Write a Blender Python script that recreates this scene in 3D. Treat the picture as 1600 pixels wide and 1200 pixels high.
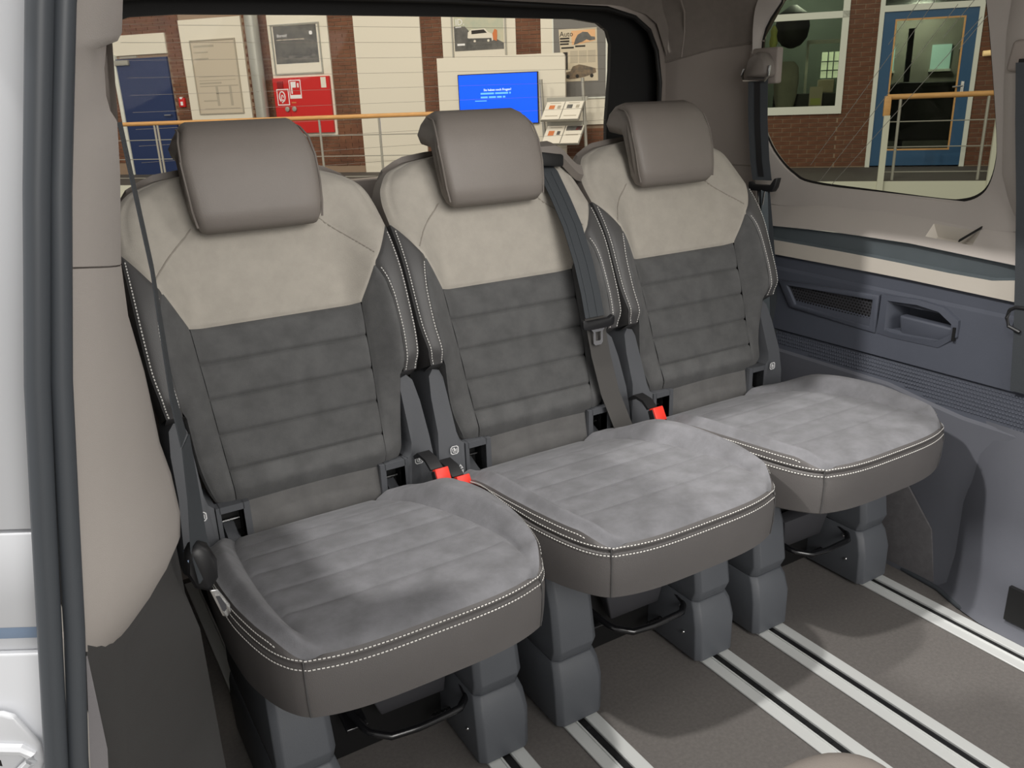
import bpy, bmesh, math, random
from mathutils import Vector, Matrix
random.seed(4)
for o in list(bpy.data.objects): bpy.data.objects.remove(o, do_unlink=True)
scene = bpy.context.scene
COL = scene.collection

# ------------------------------------------------------------------ camera
cam_d = bpy.data.cameras.new('camera'); cam = bpy.data.objects.new('camera', cam_d); COL.objects.link(cam)
cam_d.sensor_width = 36; cam_d.lens = 36 * 1295.6 / 1600; cam_d.clip_start = .02; cam_d.clip_end = 200
RX = (0.85583434, -0.51604723, -0.03525397); DN = (-0.19750466, -0.26303609, -0.94435371); FW = (0.47805805, 0.81517315, -0.32703705)
cam.matrix_world = Matrix(((RX[0], -DN[0], -FW[0], 0), (RX[1], -DN[1], -FW[1], 0), (RX[2], -DN[2], -FW[2], 1.136), (0, 0, 0, 1)))
scene.camera = cam
# ------------------------------------------------------------------ world, lamps, exposure
wld = bpy.data.worlds.new('hall_ambient'); scene.world = wld; wld.use_nodes = True
wld.node_tree.nodes['Background'].inputs[0].default_value = (1.0, .985, .96, 1)
wld.node_tree.nodes['Background'].inputs[1].default_value = .60
def area(name, loc, target, size, power, col=(1, .97, .93)):
    d = bpy.data.lights.new(name, 'AREA'); d.shape = 'DISK'; d.size = size; d.energy = power; d.color = col
    o = bpy.data.objects.new(name, d); COL.objects.link(o); o.location = loc
    o.rotation_euler = (Vector(target) - Vector(loc)).to_track_quat('-Z', 'Y').to_euler()
    return o
area('hall_lamp_or_fill', (-4.6, 2.2, 6.5), (.95, 1.1, .4), .26, 460)
area('hall_lamp_or_fill', (-1.45, 1.18, 6.6), (.95, 1.1, .4), .26, 290)
area('hall_lamp_or_fill', (.6, -3.8, 2.5), (.6, 1.4, .8), 3.0, 175)  # broad soft fill added in front of the van, not a ceiling lamp
area('hall_lamp_or_fill', (2.6, 5.5, 7.5), (6.5, 13, 1.2), 2.0, 330, (1, .96, .88))
area('hall_lamp_or_fill', (-3.0, 9.5, 7.5), (-.5, 17, 1.2), 2.0, 380, (1, .96, .88))
area('cabin_fill', (1.1, .70, 1.40), (1.25, 1.5, .8), .45, 5.0, (1, .97, .92))  # added fill light under the roof, no fitting is built
vs = scene.view_settings
vs.view_transform = 'Standard'; vs.look = 'None'; vs.gamma = 1; vs.exposure = -0.2; vs.use_curve_mapping = False

# ------------------------------------------------------------------ helpers
def sm(a, b, x):
    if a == b: return 0.0 if x < a else 1.0
    t = min(1, max(0, (x - a) / (b - a))); return t * t * (3 - 2 * t)
def tab(T, x):
    if x <= T[0][0]: return T[0][1]
    for (a, u), (b, v) in zip(T, T[1:]):
        if x <= b: return u + (v - u) * (x - a) / (b - a)
    return T[-1][1]
def stab(T, x):              # monotone cubic table
    n = len(T)
    if x <= T[0][0]: return T[0][1]
    if x >= T[-1][0]: return T[-1][1]
    d = [(T[i + 1][1] - T[i][1]) / (T[i + 1][0] - T[i][0]) for i in range(n - 1)]
    def m(i):
        if i == 0: return d[0]
        if i == n - 1: return d[-1]
        return 0 if d[i - 1] * d[i] <= 0 else 2 * d[i - 1] * d[i] / (d[i - 1] + d[i])
    for i in range(n - 1):
        if x <= T[i + 1][0]:
            h = T[i + 1][0] - T[i][0]; t = (x - T[i][0]) / h
            return (2 * t ** 3 - 3 * t * t + 1) * T[i][1] + (t ** 3 - 2 * t * t + t) * h * m(i) + (-2 * t ** 3 + 3 * t * t) * T[i + 1][1] + (t ** 3 - t * t) * h * m(i + 1)
def rgb(r, g, b):
    f = lambda c: (c / 255 / 12.92) if c / 255 <= .04045 else ((c / 255 + .055) / 1.055) ** 2.4
    return (f(r), f(g), f(b))
def material(name, col, rough=.6, var=.0, vscale=12, bump=0, bscale=300, metal=0, sheen=0, col2=None, emit=None, spec=.5, stretch=None):
    m = bpy.data.materials.new(name); m.use_nodes = True
    nt = m.node_tree; b = nt.nodes['Principled BSDF']
    b.inputs['Roughness'].default_value = rough; b.inputs['Metallic'].default_value = metal
    b.inputs['Specular IOR Level'].default_value = spec
    if sheen: b.inputs['Sheen Weight'].default_value = sheen; b.inputs['Sheen Roughness'].default_value = .5
    b.inputs['Base Color'].default_value = (*col, 1)
    if emit: b.inputs['Emission Color'].default_value = (*col, 1); b.inputs['Emission Strength'].default_value = emit
    tc = nt.nodes.new('ShaderNodeTexCoord'); vec = tc.outputs['Object']
    if stretch:
        mp = nt.nodes.new('ShaderNodeMapping'); mp.inputs['Scale'].default_value = stretch; nt.links.new(vec, mp.inputs[0]); vec = mp.outputs[0]
    if var or col2:
        n = nt.nodes.new('ShaderNodeTexNoise'); n.inputs['Scale'].default_value = vscale; n.inputs['Detail'].default_value = 5; n.inputs['Roughness'].default_value = .6
        nt.links.new(vec, n.inputs['Vector'])
        r = nt.nodes.new('ShaderNodeValToRGB'); r.color_ramp.elements[0].position = .36; r.color_ramp.elements[1].position = .66
        c2 = col2 or tuple(min(1, c * (1 + var)) for c in col); c1 = col if col2 else tuple(c * (1 - var) for c in col)
        r.color_ramp.elements[0].color = (*c1, 1); r.color_ramp.elements[1].color = (*c2, 1)
        nt.links.new(n.outputs[0], r.inputs[0]); nt.links.new(r.outputs[0], b.inputs['Base Color'])
    if bump:
        n2 = nt.nodes.new('ShaderNodeTexNoise'); n2.inputs['Scale'].default_value = bscale; n2.inputs['Detail'].default_value = 3
        nt.links.new(vec, n2.inputs['Vector'])
        bp = nt.nodes.new('ShaderNodeBump'); bp.inputs['Strength'].default_value = bump; bp.inputs['Distance'].default_value = .002
        nt.links.new(n2.outputs[0], bp.inputs['Height']); nt.links.new(bp.outputs[0], b.inputs['Normal'])
    return m
def glass(name, tint, gl=.05):
    m = bpy.data.materials.new(name); m.use_nodes = True; nt = m.node_tree
    for n in list(nt.nodes): nt.nodes.remove(n)
    out = nt.nodes.new('ShaderNodeOutputMaterial'); t = nt.nodes.new('ShaderNodeBsdfTransparent'); g = nt.nodes.new('ShaderNodeBsdfGlossy')
    t.inputs[0].default_value = (*tint, 1); g.inputs['Roughness'].default_value = .02; g.inputs[0].default_value = (1, 1, 1, 1)
    mx = nt.nodes.new('ShaderNodeMixShader'); mx.inputs[0].default_value = gl
    nt.links.new(t.outputs[0], mx.inputs[1]); nt.links.new(g.outputs[0], mx.inputs[2]); nt.links.new(mx.outputs[0], out.inputs[0])
    return m

class MB:
    def __init__(s): s.v = []; s.f = []
    def add(s, vs, fs):
        n = len(s.v); s.v += [tuple(p) for p in vs]; s.f += [tuple(n + i for i in f) for f in fs]; return s
    def box(s, x0, x1, y0, y1, z0, z1):
        return s.add([(x0, y0, z0), (x1, y0, z0), (x1, y1, z0), (x0, y1, z0), (x0, y0, z1), (x1, y0, z1), (x1, y1, z1), (x0, y1, z1)],
                     [(0, 3, 2, 1), (4, 5, 6, 7), (0, 1, 5, 4), (1, 2, 6, 5), (2, 3, 7, 6), (3, 0, 4, 7)])
    def hexa(s, a, b):          # two quads (4 pts each), bottom and top
        return s.add(list(a) + list(b), [(0, 3, 2, 1), (4, 5, 6, 7), (0, 1, 5, 4), (1, 2, 6, 5), (2, 3, 7, 6), (3, 0, 4, 7)])
    def grid(s, P, closed_u=False, flip=False):
        R, Cn = len(P), len(P[0]); fs = []
        for i in range(R - 1):
            for j in range(Cn if closed_u else Cn - 1):
                k = (j + 1) % Cn; q = (i * Cn + j, i * Cn + k, (i + 1) * Cn + k, (i + 1) * Cn + j)
                fs.append(q[::-1] if flip else q)
        return s.add([p for r in P for p in r], fs)
    def loft(s, rings, cap=True):   # closed rings
        s.grid(rings, closed_u=True); n = len(s.v); k = len(rings[0])
        if cap: s.f += [tuple(range(n - k, n)), tuple(reversed(range(n - k * len(rings), n - k * len(rings) + k)))]
        return s
    def prism(s, poly, vec):     # polygon of 3D points extruded by vec
        v = Vector(vec); return s.loft([[Vector(p) for p in poly], [Vector(p) + v for p in poly]])
    def tube(s, pts, r, n=10, cap=True):
        pts = [Vector(p) for p in pts]; rings = []; up = Vector((0.13, .21, .97))
        for i, p in enumerate(pts):
            t = (pts[min(i + 1, len(pts) - 1)] - pts[max(i - 1, 0)]).normalized()
            a = t.cross(up)
            if a.length < .15: a = t.cross(Vector((1, 0, 0)))
            a.normalize(); b = t.cross(a); rr = r[i] if isinstance(r, (list, tuple)) else r
            rings.append([p + a * math.cos(2 * math.pi * k / n) * rr + b * math.sin(2 * math.pi * k / n) * rr for k in range(n)])
        return s.loft(rings, cap)
    def ball(s, c, r, n=10, sz=1):
        return s.loft([[(c[0] + r * math.sin(a) * math.cos(b), c[1] + r * math.sin(a) * math.sin(b), c[2] + r * sz * math.cos(a)) for b in [2 * math.pi * k / n for k in range(n)]] for a in [math.pi * (i + .02) / (n + .04) for i in range(n + 1)]])
    def strip(s, pts, wvec, th):  # webbing: centre points, width vectors, thickness
        rings = []
        for i, p in enumerate(pts):
            p = Vector(p); w = Vector(wvec[i] if isinstance(wvec[0], (tuple, list, Vector)) else wvec)
            t = (Vector(pts[min(i + 1, len(pts) - 1)]) - Vector(pts[max(i - 1, 0)])).normalized()
            nrm = t.cross(w).normalized() * th * .5
            rings.append([p - w / 2 - nrm, p + w / 2 - nrm, p + w / 2 + nrm, p - w / 2 + nrm])
        return s.loft(rings)
def rot_about(v, c, ax, ang): return Matrix.Rotation(ang, 3, ax) @ (Vector(v) - Vector(c)) + Vector(c)

def thing(name, label, cat, loc, group=None, kind=None):
    o = bpy.data.objects.new(name, None); COL.objects.link(o); o.location = loc; o.empty_display_size = .05
    if label: o['label'] = label
    if cat: o['category'] = cat
    if group: o['group'] = group
    if kind: o['kind'] = kind
    return o
def origin(o):
    v = Vector((0, 0, 0))
    while o: v += o.location; o = o.parent
    return v
def obj(name, mb, mat, parent=None, smooth=True, bevel=0, seg=2, angle=40, label=None, weld=True):
    me = bpy.data.meshes.new(name); org = origin(parent)
    me.from_pydata([tuple(Vector(p) - org) for p in mb.v], [], mb.f)
    bm = bmesh.new(); bm.from_mesh(me)
    if weld: bmesh.ops.remove_doubles(bm, verts=bm.verts, dist=1e-5)
    if bevel:
        ed = [e for e in bm.edges if len(e.link_faces) == 2 and e.calc_face_angle(0) > .5]
        bmesh.ops.bevel(bm, geom=ed, offset=bevel, segments=seg, affect='EDGES', profile=.5, clamp_overlap=True)
    bmesh.ops.recalc_face_normals(bm, faces=bm.faces)
    for e in bm.edges:
        e.smooth = not (len(e.link_faces) == 2 and e.calc_face_angle(0) > math.radians(angle))
    for f in bm.faces: f.smooth = smooth
    bm.to_mesh(me); bm.free()
    me.materials.append(mat)
    o = bpy.data.objects.new(name, me); COL.objects.link(o); o.parent = parent
    if label: o['label'] = label
    return o
def tag(o, label, cat, group=None, kind=None):
    o['label'] = label; o['category'] = cat
    if group: o['group'] = group
    if kind: o['kind'] = kind
    return o
def struct(o): o['kind'] = 'structure'; return o
def stuff(o): o['kind'] = 'stuff'; return o
def copy_tree(o, parent=None):
    c = o.copy(); COL.objects.link(c); c.parent = parent
    for ch in list(o.children): copy_tree(ch, c)
    return c
def text_mesh(body, size, M4, ext=.0005, align='LEFT'):
    cu = bpy.data.curves.new('t', 'FONT'); cu.body = body; cu.size = size; cu.extrude = ext; cu.align_x = align; cu.resolution_u = 2
    t = bpy.data.objects.new('t', cu); COL.objects.link(t); bpy.context.view_layer.update()
    me = bpy.data.meshes.new_from_object(t.evaluated_get(bpy.context.evaluated_depsgraph_get()))
    mb = MB(); mb.add([M4 @ v.co for v in me.vertices], [tuple(p.vertices) for p in me.polygons])
    bpy.data.objects.remove(t); bpy.data.meshes.remove(me); return mb
def resample(pts, step):
    pts = [Vector(p) for p in pts]; out = [pts[0]]; acc = 0
    for a, b in zip(pts, pts[1:]):
        L = (b - a).length
        if L < 1e-9: continue
        d = step - acc
        while d <= L: out.append(a + (b - a) * (d / L)); d += step
        acc = L - (d - step)
    return out
def stitches(pts, n_fn, step=.0062, ln=.0040, w=.0011):   # dashes along a polyline
    mb = MB(); P = resample(pts, step)
    for a, b in zip(P, P[1:]):
        t = (b - a).normalized(); nrm = Vector(n_fn(a)).normalized(); sd = t.cross(nrm).normalized() * w; c = a + nrm * .0006
        e = t * ln / 2; u = nrm * w * .8
        mb.add([c - e - sd, c + e - sd, c + e + sd, c - e + sd, c - e * .8 + u, c + e * .8 + u], [(0, 1, 5, 4), (3, 4, 5, 2), (0, 4, 3), (1, 2, 5), (0, 3, 2, 1)])
    return mb

# ------------------------------------------------------------------ materials
M = {}
M['beige_suede'] = material('beige_suede', rgb(170, 164, 154), .9, .05, 30, .25, 500, sheen=.12)
M['beige_seam'] = material('beige_seam', rgb(148, 142, 133), .9)
M['dark_suede'] = material('dark_suede', rgb(86, 86, 86), .9, .14, 22, .25, 500, sheen=.1)
M['cushion_suede'] = material('cushion_suede', rgb(106, 106, 109), .9, bump=.25, bscale=500, sheen=.12, col2=rgb(124, 124, 128), vscale=20)
M['lumbar_suede'] = material('lumbar_suede', rgb(100, 99, 98), .9, .10, 25, .2, 500, sheen=.1)
M['taupe_leather'] = material('taupe_leather', rgb(124, 117, 111), .5, .03, 8, .25, 700)
M['dark_leather'] = material('dark_leather', rgb(78, 77, 77), .48, .04, 8, .25, 700)
M['skirt_leather'] = material('skirt_leather', rgb(92, 89, 88), .5, .04, 8, .25, 700)
M['thread'] = material('thread', rgb(222, 220, 215), .7)
M['taupe_thread'] = material('taupe_thread', rgb(116, 109, 103), .7)
M['grey_plastic'] = material('grey_plastic', rgb(86, 88, 92), .5, .03, 6, .2, 900)
M['leg_plastic'] = material('leg_plastic', rgb(84, 87, 92), .5, .03, 6, .2, 900)
M['black_plastic'] = material('black_plastic', rgb(24, 24, 26), .45)
M['pocket_black'] = material('pocket_black', rgb(14, 14, 15), .6)
M['red_button'] = material('red_button', rgb(240, 60, 45), .4)
M['white_print'] = material('white_print', rgb(235, 235, 235), .6)
M['steel'] = material('steel', rgb(200, 200, 200), .2, metal=1)
M['black_metal'] = material('black_metal', rgb(20, 20, 22), .22, spec=.7)
M['under_grey'] = material('under_grey', rgb(62, 62, 66), .6)
M['webbing'] = material('webbing', rgb(58, 62, 66), .75, bump=.4, bscale=900)
M['beige_trim'] = material('beige_trim', rgb(176, 169, 163), .6, .02, 5, .2, 900)
M['cream_trim'] = material('cream_trim', rgb(196, 189, 178), .55, .02, 5, .2, 900)
M['taupe_trim'] = material('taupe_trim', rgb(150, 141, 134), .7, .03, 6, .2, 900)
M['headliner'] = material('headliner', rgb(128, 120, 113), .9, .05, 40, .2, 600)
M['blue_grey'] = material('blue_grey', rgb(96, 104, 108), .45, .05, 10, .15, 700)
M['dark_panel'] = material('dark_panel', rgb(80, 84, 95), .55, .03, 5, .25, 900)
M['arch_panel'] = material('arch_panel', rgb(96, 98, 106), .6, .03, 5, .2, 900)
M['side_carpet'] = material('side_carpet', rgb(98, 96, 98), .95, .1, 60, .5, 700)
M['sill'] = material('sill', rgb(132, 129, 131), .7, bump=.2, bscale=900)
M['low_dark'] = material('low_dark', rgb(72, 71, 70), .6, .03, 5, .25, 900)
M['carpet'] = material('carpet', rgb(104, 100, 97), .95, .10, 140, .6, 900)
M['alu'] = material('alu', rgb(214, 216, 214), .38, .03, 3, metal=.15, stretch=(1, .1, 1))
M['rubber'] = material('rubber', rgb(66, 70, 75), .45, spec=.5)
M['body_white'] = material('body_white', rgb(200, 202, 206), .25, spec=.6)
M['body_blue'] = material('body_blue', rgb(128, 146, 170), .4)
M['frame_black'] = material('frame_black', rgb(16, 15, 15), .6)
M['wire'] = material('wire', rgb(160, 150, 135), .6)
M['rear_glass'] = glass('rear_glass', (.97, .93, .85), .003)
M['side_glass'] = glass('side_glass', (.62, .62, .53), .01)
M['hall_glass'] = glass('hall_glass', (.75, .78, .72), .0)
M['brick'] = material('brick', rgb(122, 82, 60), .9, bump=.5, bscale=60, col2=rgb(96, 62, 46), vscale=3.0)
M['mortar'] = material('mortar', rgb(150, 128, 108), .95)
M['wall_panel'] = material('wall_panel', rgb(226, 220, 204), .8)
M['paper'] = material('paper', rgb(226, 220, 206), .8)
M['paper2'] = material('paper2', rgb(208, 196, 172), .8)
M['paper3'] = material('paper3', rgb(198, 187, 168), .8)
M['print_grey'] = material('print_grey', rgb(172, 164, 148), .8)
M['door_blue'] = material('door_blue', rgb(28, 48, 92), .5)
M['door_teal'] = material('door_teal', rgb(40, 84, 122), .5)
M['white_frame'] = material('white_frame', rgb(222, 224, 214), .6)
M['wood'] = material('wood', rgb(208, 158, 98), .5, .10, 8, stretch=(1, 1, 8))
M['pipe'] = material('pipe', rgb(168, 168, 160), .35, metal=.4)
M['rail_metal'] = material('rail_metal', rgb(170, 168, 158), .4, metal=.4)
M['fire_red'] = material('fire_red', rgb(200, 28, 26), .45)
M['sign_dark_red'] = material('sign_dark_red', rgb(140, 16, 18), .5)
M['screen'] = material('screen', (0.0, .085, 1.0), .3, emit=.9)
M['screen_text'] = material('screen_text', (.75, .9, 1.0), .3, emit=1.0)
M['screen_text2'] = material('screen_text2', (.12, .42, 1.0), .3, emit=.9)
M['ink'] = material('ink', rgb(50, 46, 42), .8)
M['poster_dark'] = material('poster_dark', rgb(74, 74, 72), .6, col2=rgb(112, 110, 106), vscale=5)
M['poster_grey'] = material('poster_grey', rgb(118, 116, 112), .7)
M['poster_sky'] = material('poster_sky', rgb(180, 186, 166), .7, col2=rgb(206, 198, 172), vscale=3)
M['poster_brown'] = material('poster_brown', rgb(140, 120, 96), .7, col2=rgb(90, 84, 76), vscale=12)
M['orange'] = material('orange', rgb(206, 122, 72), .7)
M['news_orange'] = material('news_orange', rgb(226, 178, 132), .7)
M['platform'] = material('platform', rgb(78, 74, 70), .8, .06, 4)
M['fascia'] = material('fascia', rgb(206, 206, 190), .7)
M['hall_floor'] = material('hall_floor', rgb(120, 116, 110), .5, .05, 2)
M['room_wall'] = material('room_wall', rgb(136, 146, 138), .8)
M['room_dark'] = material('room_dark', rgb(42, 44, 42), .7)
M['room_grey'] = material('room_grey', rgb(150, 148, 138), .8, .15, 3)
M['room_bright'] = material('room_bright', rgb(214, 226, 196), .5, emit=1.1)
M['room_cyan'] = material('room_cyan', rgb(168, 204, 196), .5, emit=.7)
M['leaf'] = material('leaf', rgb(196, 200, 120), .8)
M['amber'] = material('amber', rgb(240, 206, 150), .5, emit=.5)

# ================================================================== VAN: floor, walls, roof
fl = struct(obj('floor', MB().box(.02, 1.90, -1.2, 2.1, -.06, 0), M['carpet'], smooth=False)); fl['label'] = 'grey carpeted van floor between the rails'; 
RAILX = [.231, .579, .746, 1.094, 1.261, 1.609]
RL = ['aluminium floor rail under the left leg of the seat beside the door', 'aluminium floor rail under the right leg of the seat beside the door',
      'aluminium floor rail under the left leg of the middle seat', 'aluminium floor rail under the right leg of the middle seat',
      'aluminium floor rail under the left leg of the seat by the side wall', 'aluminium floor rail nearest the side wall']
for i, x in enumerate(RAILX):
    t = thing('floor_rail', RL[i], 'rail', (x, .4, 0), 'floor rails')
    for sx in (-1, 1):
        a, b = sorted((x + sx * .0085, x + sx * .038))
        obj('rail_flange', MB().box(a, b, -1.1, 2.0, .0005, .0045), M['alu'], t, bevel=.0012, seg=1)
        a, b = sorted((x + sx * .0085, x + sx * .0135))
        obj('rail_lip', MB().box(a, b, -1.1, 2.0, .002, .0068), M['alu'], t, bevel=.0012, seg=1)
    sl = obj('rail_slot', MB().box(x - .0085, x + .0085, -1.1, 2.0, .0003, .0015), M['pocket_black'], t, smooth=False)
    if i in (2, 3, 5):
        for k in range(46):
            y = -.2 + k * .03
            obj('rail_tooth', MB().box(x - .0045, x + .0045, y, y + .008, .0013, .003), M['black_plastic'], sl, smooth=False)
    if i == 4: obj('slot_cover', MB().box(x - .006, x + .006, -1.1, 1.05, .0013, .005), M['black_plastic'], t, bevel=.002)

# ---- right wall -------------------------------------------------------------
wr = thing('wall_right', None, None, (1.85, 1.3, 0), kind='structure'); wr['label'] = 'side wall of the van with window, beige ledge and dark lower panel'
def lines(name, A, mat, parent, n=14, thick=None, y0=None, y1=None):
    """A: list of lines, each a table [(Y,X,z),...]; lofts a skin between them."""
    ys = [1.78 - (1.78 - .40) * i / n for i in range(n + 1)]
    P = [[(tab([(p[0], p[1]) for p in L], y), y, tab([(p[0], p[2]) for p in L], y)) for y in ys] for L in A]
    return obj(name, MB().grid(P), mat, parent)
L_win = [(.4, 1.862, .872), (1.1, 1.868, .874), (1.78, 1.868, .89)]
L_sb = [(.4, 1.85, .815), (1.09, 1.85, .826), (1.3, 1.85, .838), (1.5, 1.85, .838), (1.78, 1.85, .81)]
L_sf = [(.4, 1.805, .750), (.936, 1.805, .770), (1.2, 1.805, .787), (1.42, 1.805, .789), (1.78, 1.805, .778)]
L_sf2 = [(y, x - .007, z - .009) for y, x, z in L_sf]
L_gt = [(y, x + .012, z - .006) for y, x, z in L_sf2]
L_gb = [(.4, 1.818, .742), (.93, 1.818, .742), (.955, 1.818, .736), (1.0, 1.818, .7225), (1.15, 1.818, .729), (1.35, 1.818, .736), (1.78, 1.818, .742)]
L_ct = [(y, 1.802, z - .004) for y, x, z in L_gb]
L_cb = [(.4, 1.797, .672), (.923, 1.797, .684), (1.22, 1.797, .694), (1.78, 1.797, .699)]
L_d0 = [(y, 1.808, z - .001) for y, x, z in L_cb]
L_d1 = [(.4, 1.808, .645), (.91, 1.806, .652), (1.78, 1.806, .668)]
L_d2 = [(.4, 1.798, .638), (.91, 1.798, .645), (1.78, 1.798, .660)]
L_t0 = [(.4, 1.782, .495), (1.78, 1.782, .495)]
L_t0b = [(.4, 1.790, .489), (1.78, 1.790, .489)]
L_t1 = [(.4, 1.776, .395), (.86, 1.776, .407), (1.03, 1.776, .410), (1.17, 1.776, .438), (1.78, 1.776, .446)]
L_t1b = [(y, 1.768, z - .006) for y, x, z in L_t1]
L_f = [(.4, 1.705, 0), (1.78, 1.705, 0)]
def Lmix(A, Bl, k): return [(y, tab([(p[0], p[1]) for p in A], y) * (1 - k) + tab([(p[0], p[1]) for p in Bl], y) * k, tab([(p[0], p[2]) for p in A], y) * (1 - k) + tab([(p[0], p[2]) for p in Bl], y) * k) for y in (.4, .936, 1.09, 1.2, 1.3, 1.42, 1.5, 1.78)]
R0, R1 = Lmix(L_sb, L_sf, .18), Lmix(L_sb, L_sf, .78)
LL = [L_win, L_sb, R0, R1, L_sf, L_sf2]; ys = [1.78, 1.7, 1.6, 1.5, 1.42, 1.3, 1.2, 1.168, 1.14, 1.11, 1.08, 1.055, 1.0, .95, .9, .8, .6, .4]
P = [[(tab([(p[0], p[1]) for p in L], y), y, tab([(p[0], p[2]) for p in L], y)) for y in ys] for L in LL]
mb = MB(); nY = len(ys); fs = []
def inrec(r, c): return r == 2 and 7 <= c <= 10
for r in range(len(LL) - 1):
    for c in range(nY - 1):
        if not inrec(r, c): fs.append((r * nY + c, r * nY + c + 1, (r + 1) * nY + c + 1, (r + 1) * nY + c))
mb.add([p for r in P for p in r], fs); obj('window_ledge', mb, M['beige_trim'], wr)
rim = [P[2][c] for c in range(7, 12)] + [P[3][c] for c in range(11, 6, -1)]
low = [(x + .004, 1.11 + (y - 1.11) * .8, z - .030) for x, y, z in rim]
obj('ledge_recess', MB().grid([rim, low], closed_u=True).add(low, [tuple(range(10))]), M['cream_trim'], wr)
lines('grey_inlay', [L_sf2, L_gt, L_gb, L_ct], M['blue_grey'], wr)
lines('cream_strip', [L_ct, L_cb, L_d0], M['cream_trim'], wr)
mixL = lambda z: [(.4, 1.798 - .016 * (.650 - z) / .155, z), (1.78, 1.798 - .016 * (.650 - z) / .155, z)]
LL = [L_d0, L_d1, L_d2, mixL(.628), mixL(.568), L_t0, L_t0b]; ys = [1.78, 1.6, 1.4, 1.222, 1.16, 1.09, 1.062, 1.0, .9, .7, .4]; nY = len(ys)
P = [[(tab([(p[0], p[1]) for p in L], y), y, tab([(p[0], p[2]) for p in L], y)) for y in ys] for L in LL]
fs = [(r * nY + c, r * nY + c + 1, (r + 1) * nY + c + 1, (r + 1) * nY + c) for r in range(len(LL) - 1) for c in range(nY - 1) if not (r == 3 and 3 <= c <= 5)]
obj('upper_panel', MB().add([p for r in P for p in r], fs), M['dark_panel'], wr)
lines('textured_band', [L_t0b, L_t1], M['dark_panel'], wr)
lines('lower_panel', [L_t1, L_t1b, [(.4, 1.75, .25), (1.78, 1.75, .25)], L_f], M['arch_panel'], wr)
# woven relief on the band: slanted ribs joined into one part
mb = MB()
for k in range(120):
    y = .72 + k * .0075
    zt = .487; zb = tab([(p[0], p[2]) for p in L_t1], y) + .003
    n = int((zt - zb) / .0085)
    for q in range(n):
        z = zt - .0085 * (q + .5); xx = 1.790 - .014 * (zt - z) / (zt - zb) - .0015
        yy = y + (.00375 if q % 2 else 0)
        mb.add([(xx, yy - .0032, z), (xx, yy, z + .0036), (xx, yy + .0032, z), (xx, yy, z - .0036), (xx - .0013, yy, z)], [(0, 1, 4), (1, 2, 4), (2, 3, 4), (3, 0, 4)])
stuff(obj('woven_relief', mb, M['dark_panel'], wr, smooth=False, weld=False))
# speaker cover with holes and pocket (raised frame)
def wallpoly(pts, x): return [(x, y, z) for y, z in pts]
spk = [(1.566, .632), (1.520, .563), (1.250, .549), (1.246, .640), (1.256, .648)]
sp_in = [(1.535, .622), (1.502, .574), (1.268, .562), (1.266, .630)]
mb = MB(); fr = [(1.566, .632), (1.520, .563), (1.250, .549), (1.250, .645)]
mb.grid([wallpoly(fr, 1.797), wallpoly(fr, 1.783), wallpoly(sp_in, 1.783), wallpoly(sp_in, 1.792)], closed_u=True)
so = obj('speaker_frame', mb, M['dark_panel'], wr, bevel=.002)
obj('speaker_mesh', MB().add(wallpoly(sp_in, 1.7915), [(0, 1, 2, 3)]), M['under_grey'], so)
mb = MB()
for r in range(9):
    z0 = .564 + r * .0074
    for c in range(30):
        y = 1.272 + c * .0092 + (.0046 if r % 2 else 0); z = z0 + (y - 1.27) * .03
        lo = tab([(1.266, .564), (1.502, .576), (1.53, .618)], y); hi = tab([(1.266, .628), (1.535, .620)], y)
        if lo + .001 < z < hi - .001:
            mb.add([(1.7908, y - .0038, z), (1.7908, y, z + .0030), (1.7908, y + .0038, z), (1.7908, y, z - .0030)], [(0, 1, 2, 3)])
stuff(obj('speaker_holes', mb, M['pocket_black'], so, smooth=False, weld=False))
# storage pocket beside the speaker
po = [(1.244, .648), (1.147, .652), (1.083, .646), (1.044, .622), (1.042, .585), (1.083, .550), (1.205, .547), (1.246, .55)]
pi = [(1.225, .636), (1.147, .640), (1.092, .634), (1.058, .612), (1.056, .588), (1.09, .563), (1.19, .559), (1.225, .562)]
pin = [(1.20, .615), (1.15, .617), (1.10, .612), (1.075, .60), (1.075, .578), (1.10, .568), (1.185, .566), (1.198, .568)]
obj('door_pocket', MB().grid([wallpoly(po, 1.798), wallpoly(po, 1.786), wallpoly(pi, 1.784), wallpoly(pin, 1.838)], closed_u=True).add(wallpoly(pin, 1.838), [tuple(range(8))]), M['dark_panel'], wr)
obj('pocket_lip', MB().hexa([(1.790, 1.185, .556), (1.790, 1.052, .566), (1.812, 1.052, .566), (1.812, 1.185, .556)], [(1.784, 1.190, .607), (1.784, 1.052, .603), (1.812, 1.052, .603), (1.812, 1.190, .607)]), M['dark_panel'], wr, bevel=.006, seg=3)
obj('pocket_slot', MB().box(1.782, 1.79, 1.046, 1.052, .574, .606), M['pocket_black'], wr)
obj('recess_slot', MB().hexa([(1.811, 1.086, .793), (1.838, 1.055, .823), (1.838, 1.052, .823), (1.811, 1.082, .793)], [(1.815, 1.086, .798), (1.842, 1.055, .828), (1.842, 1.052, .828), (1.815, 1.082, .798)]), M['frame_black'], wr)
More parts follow.
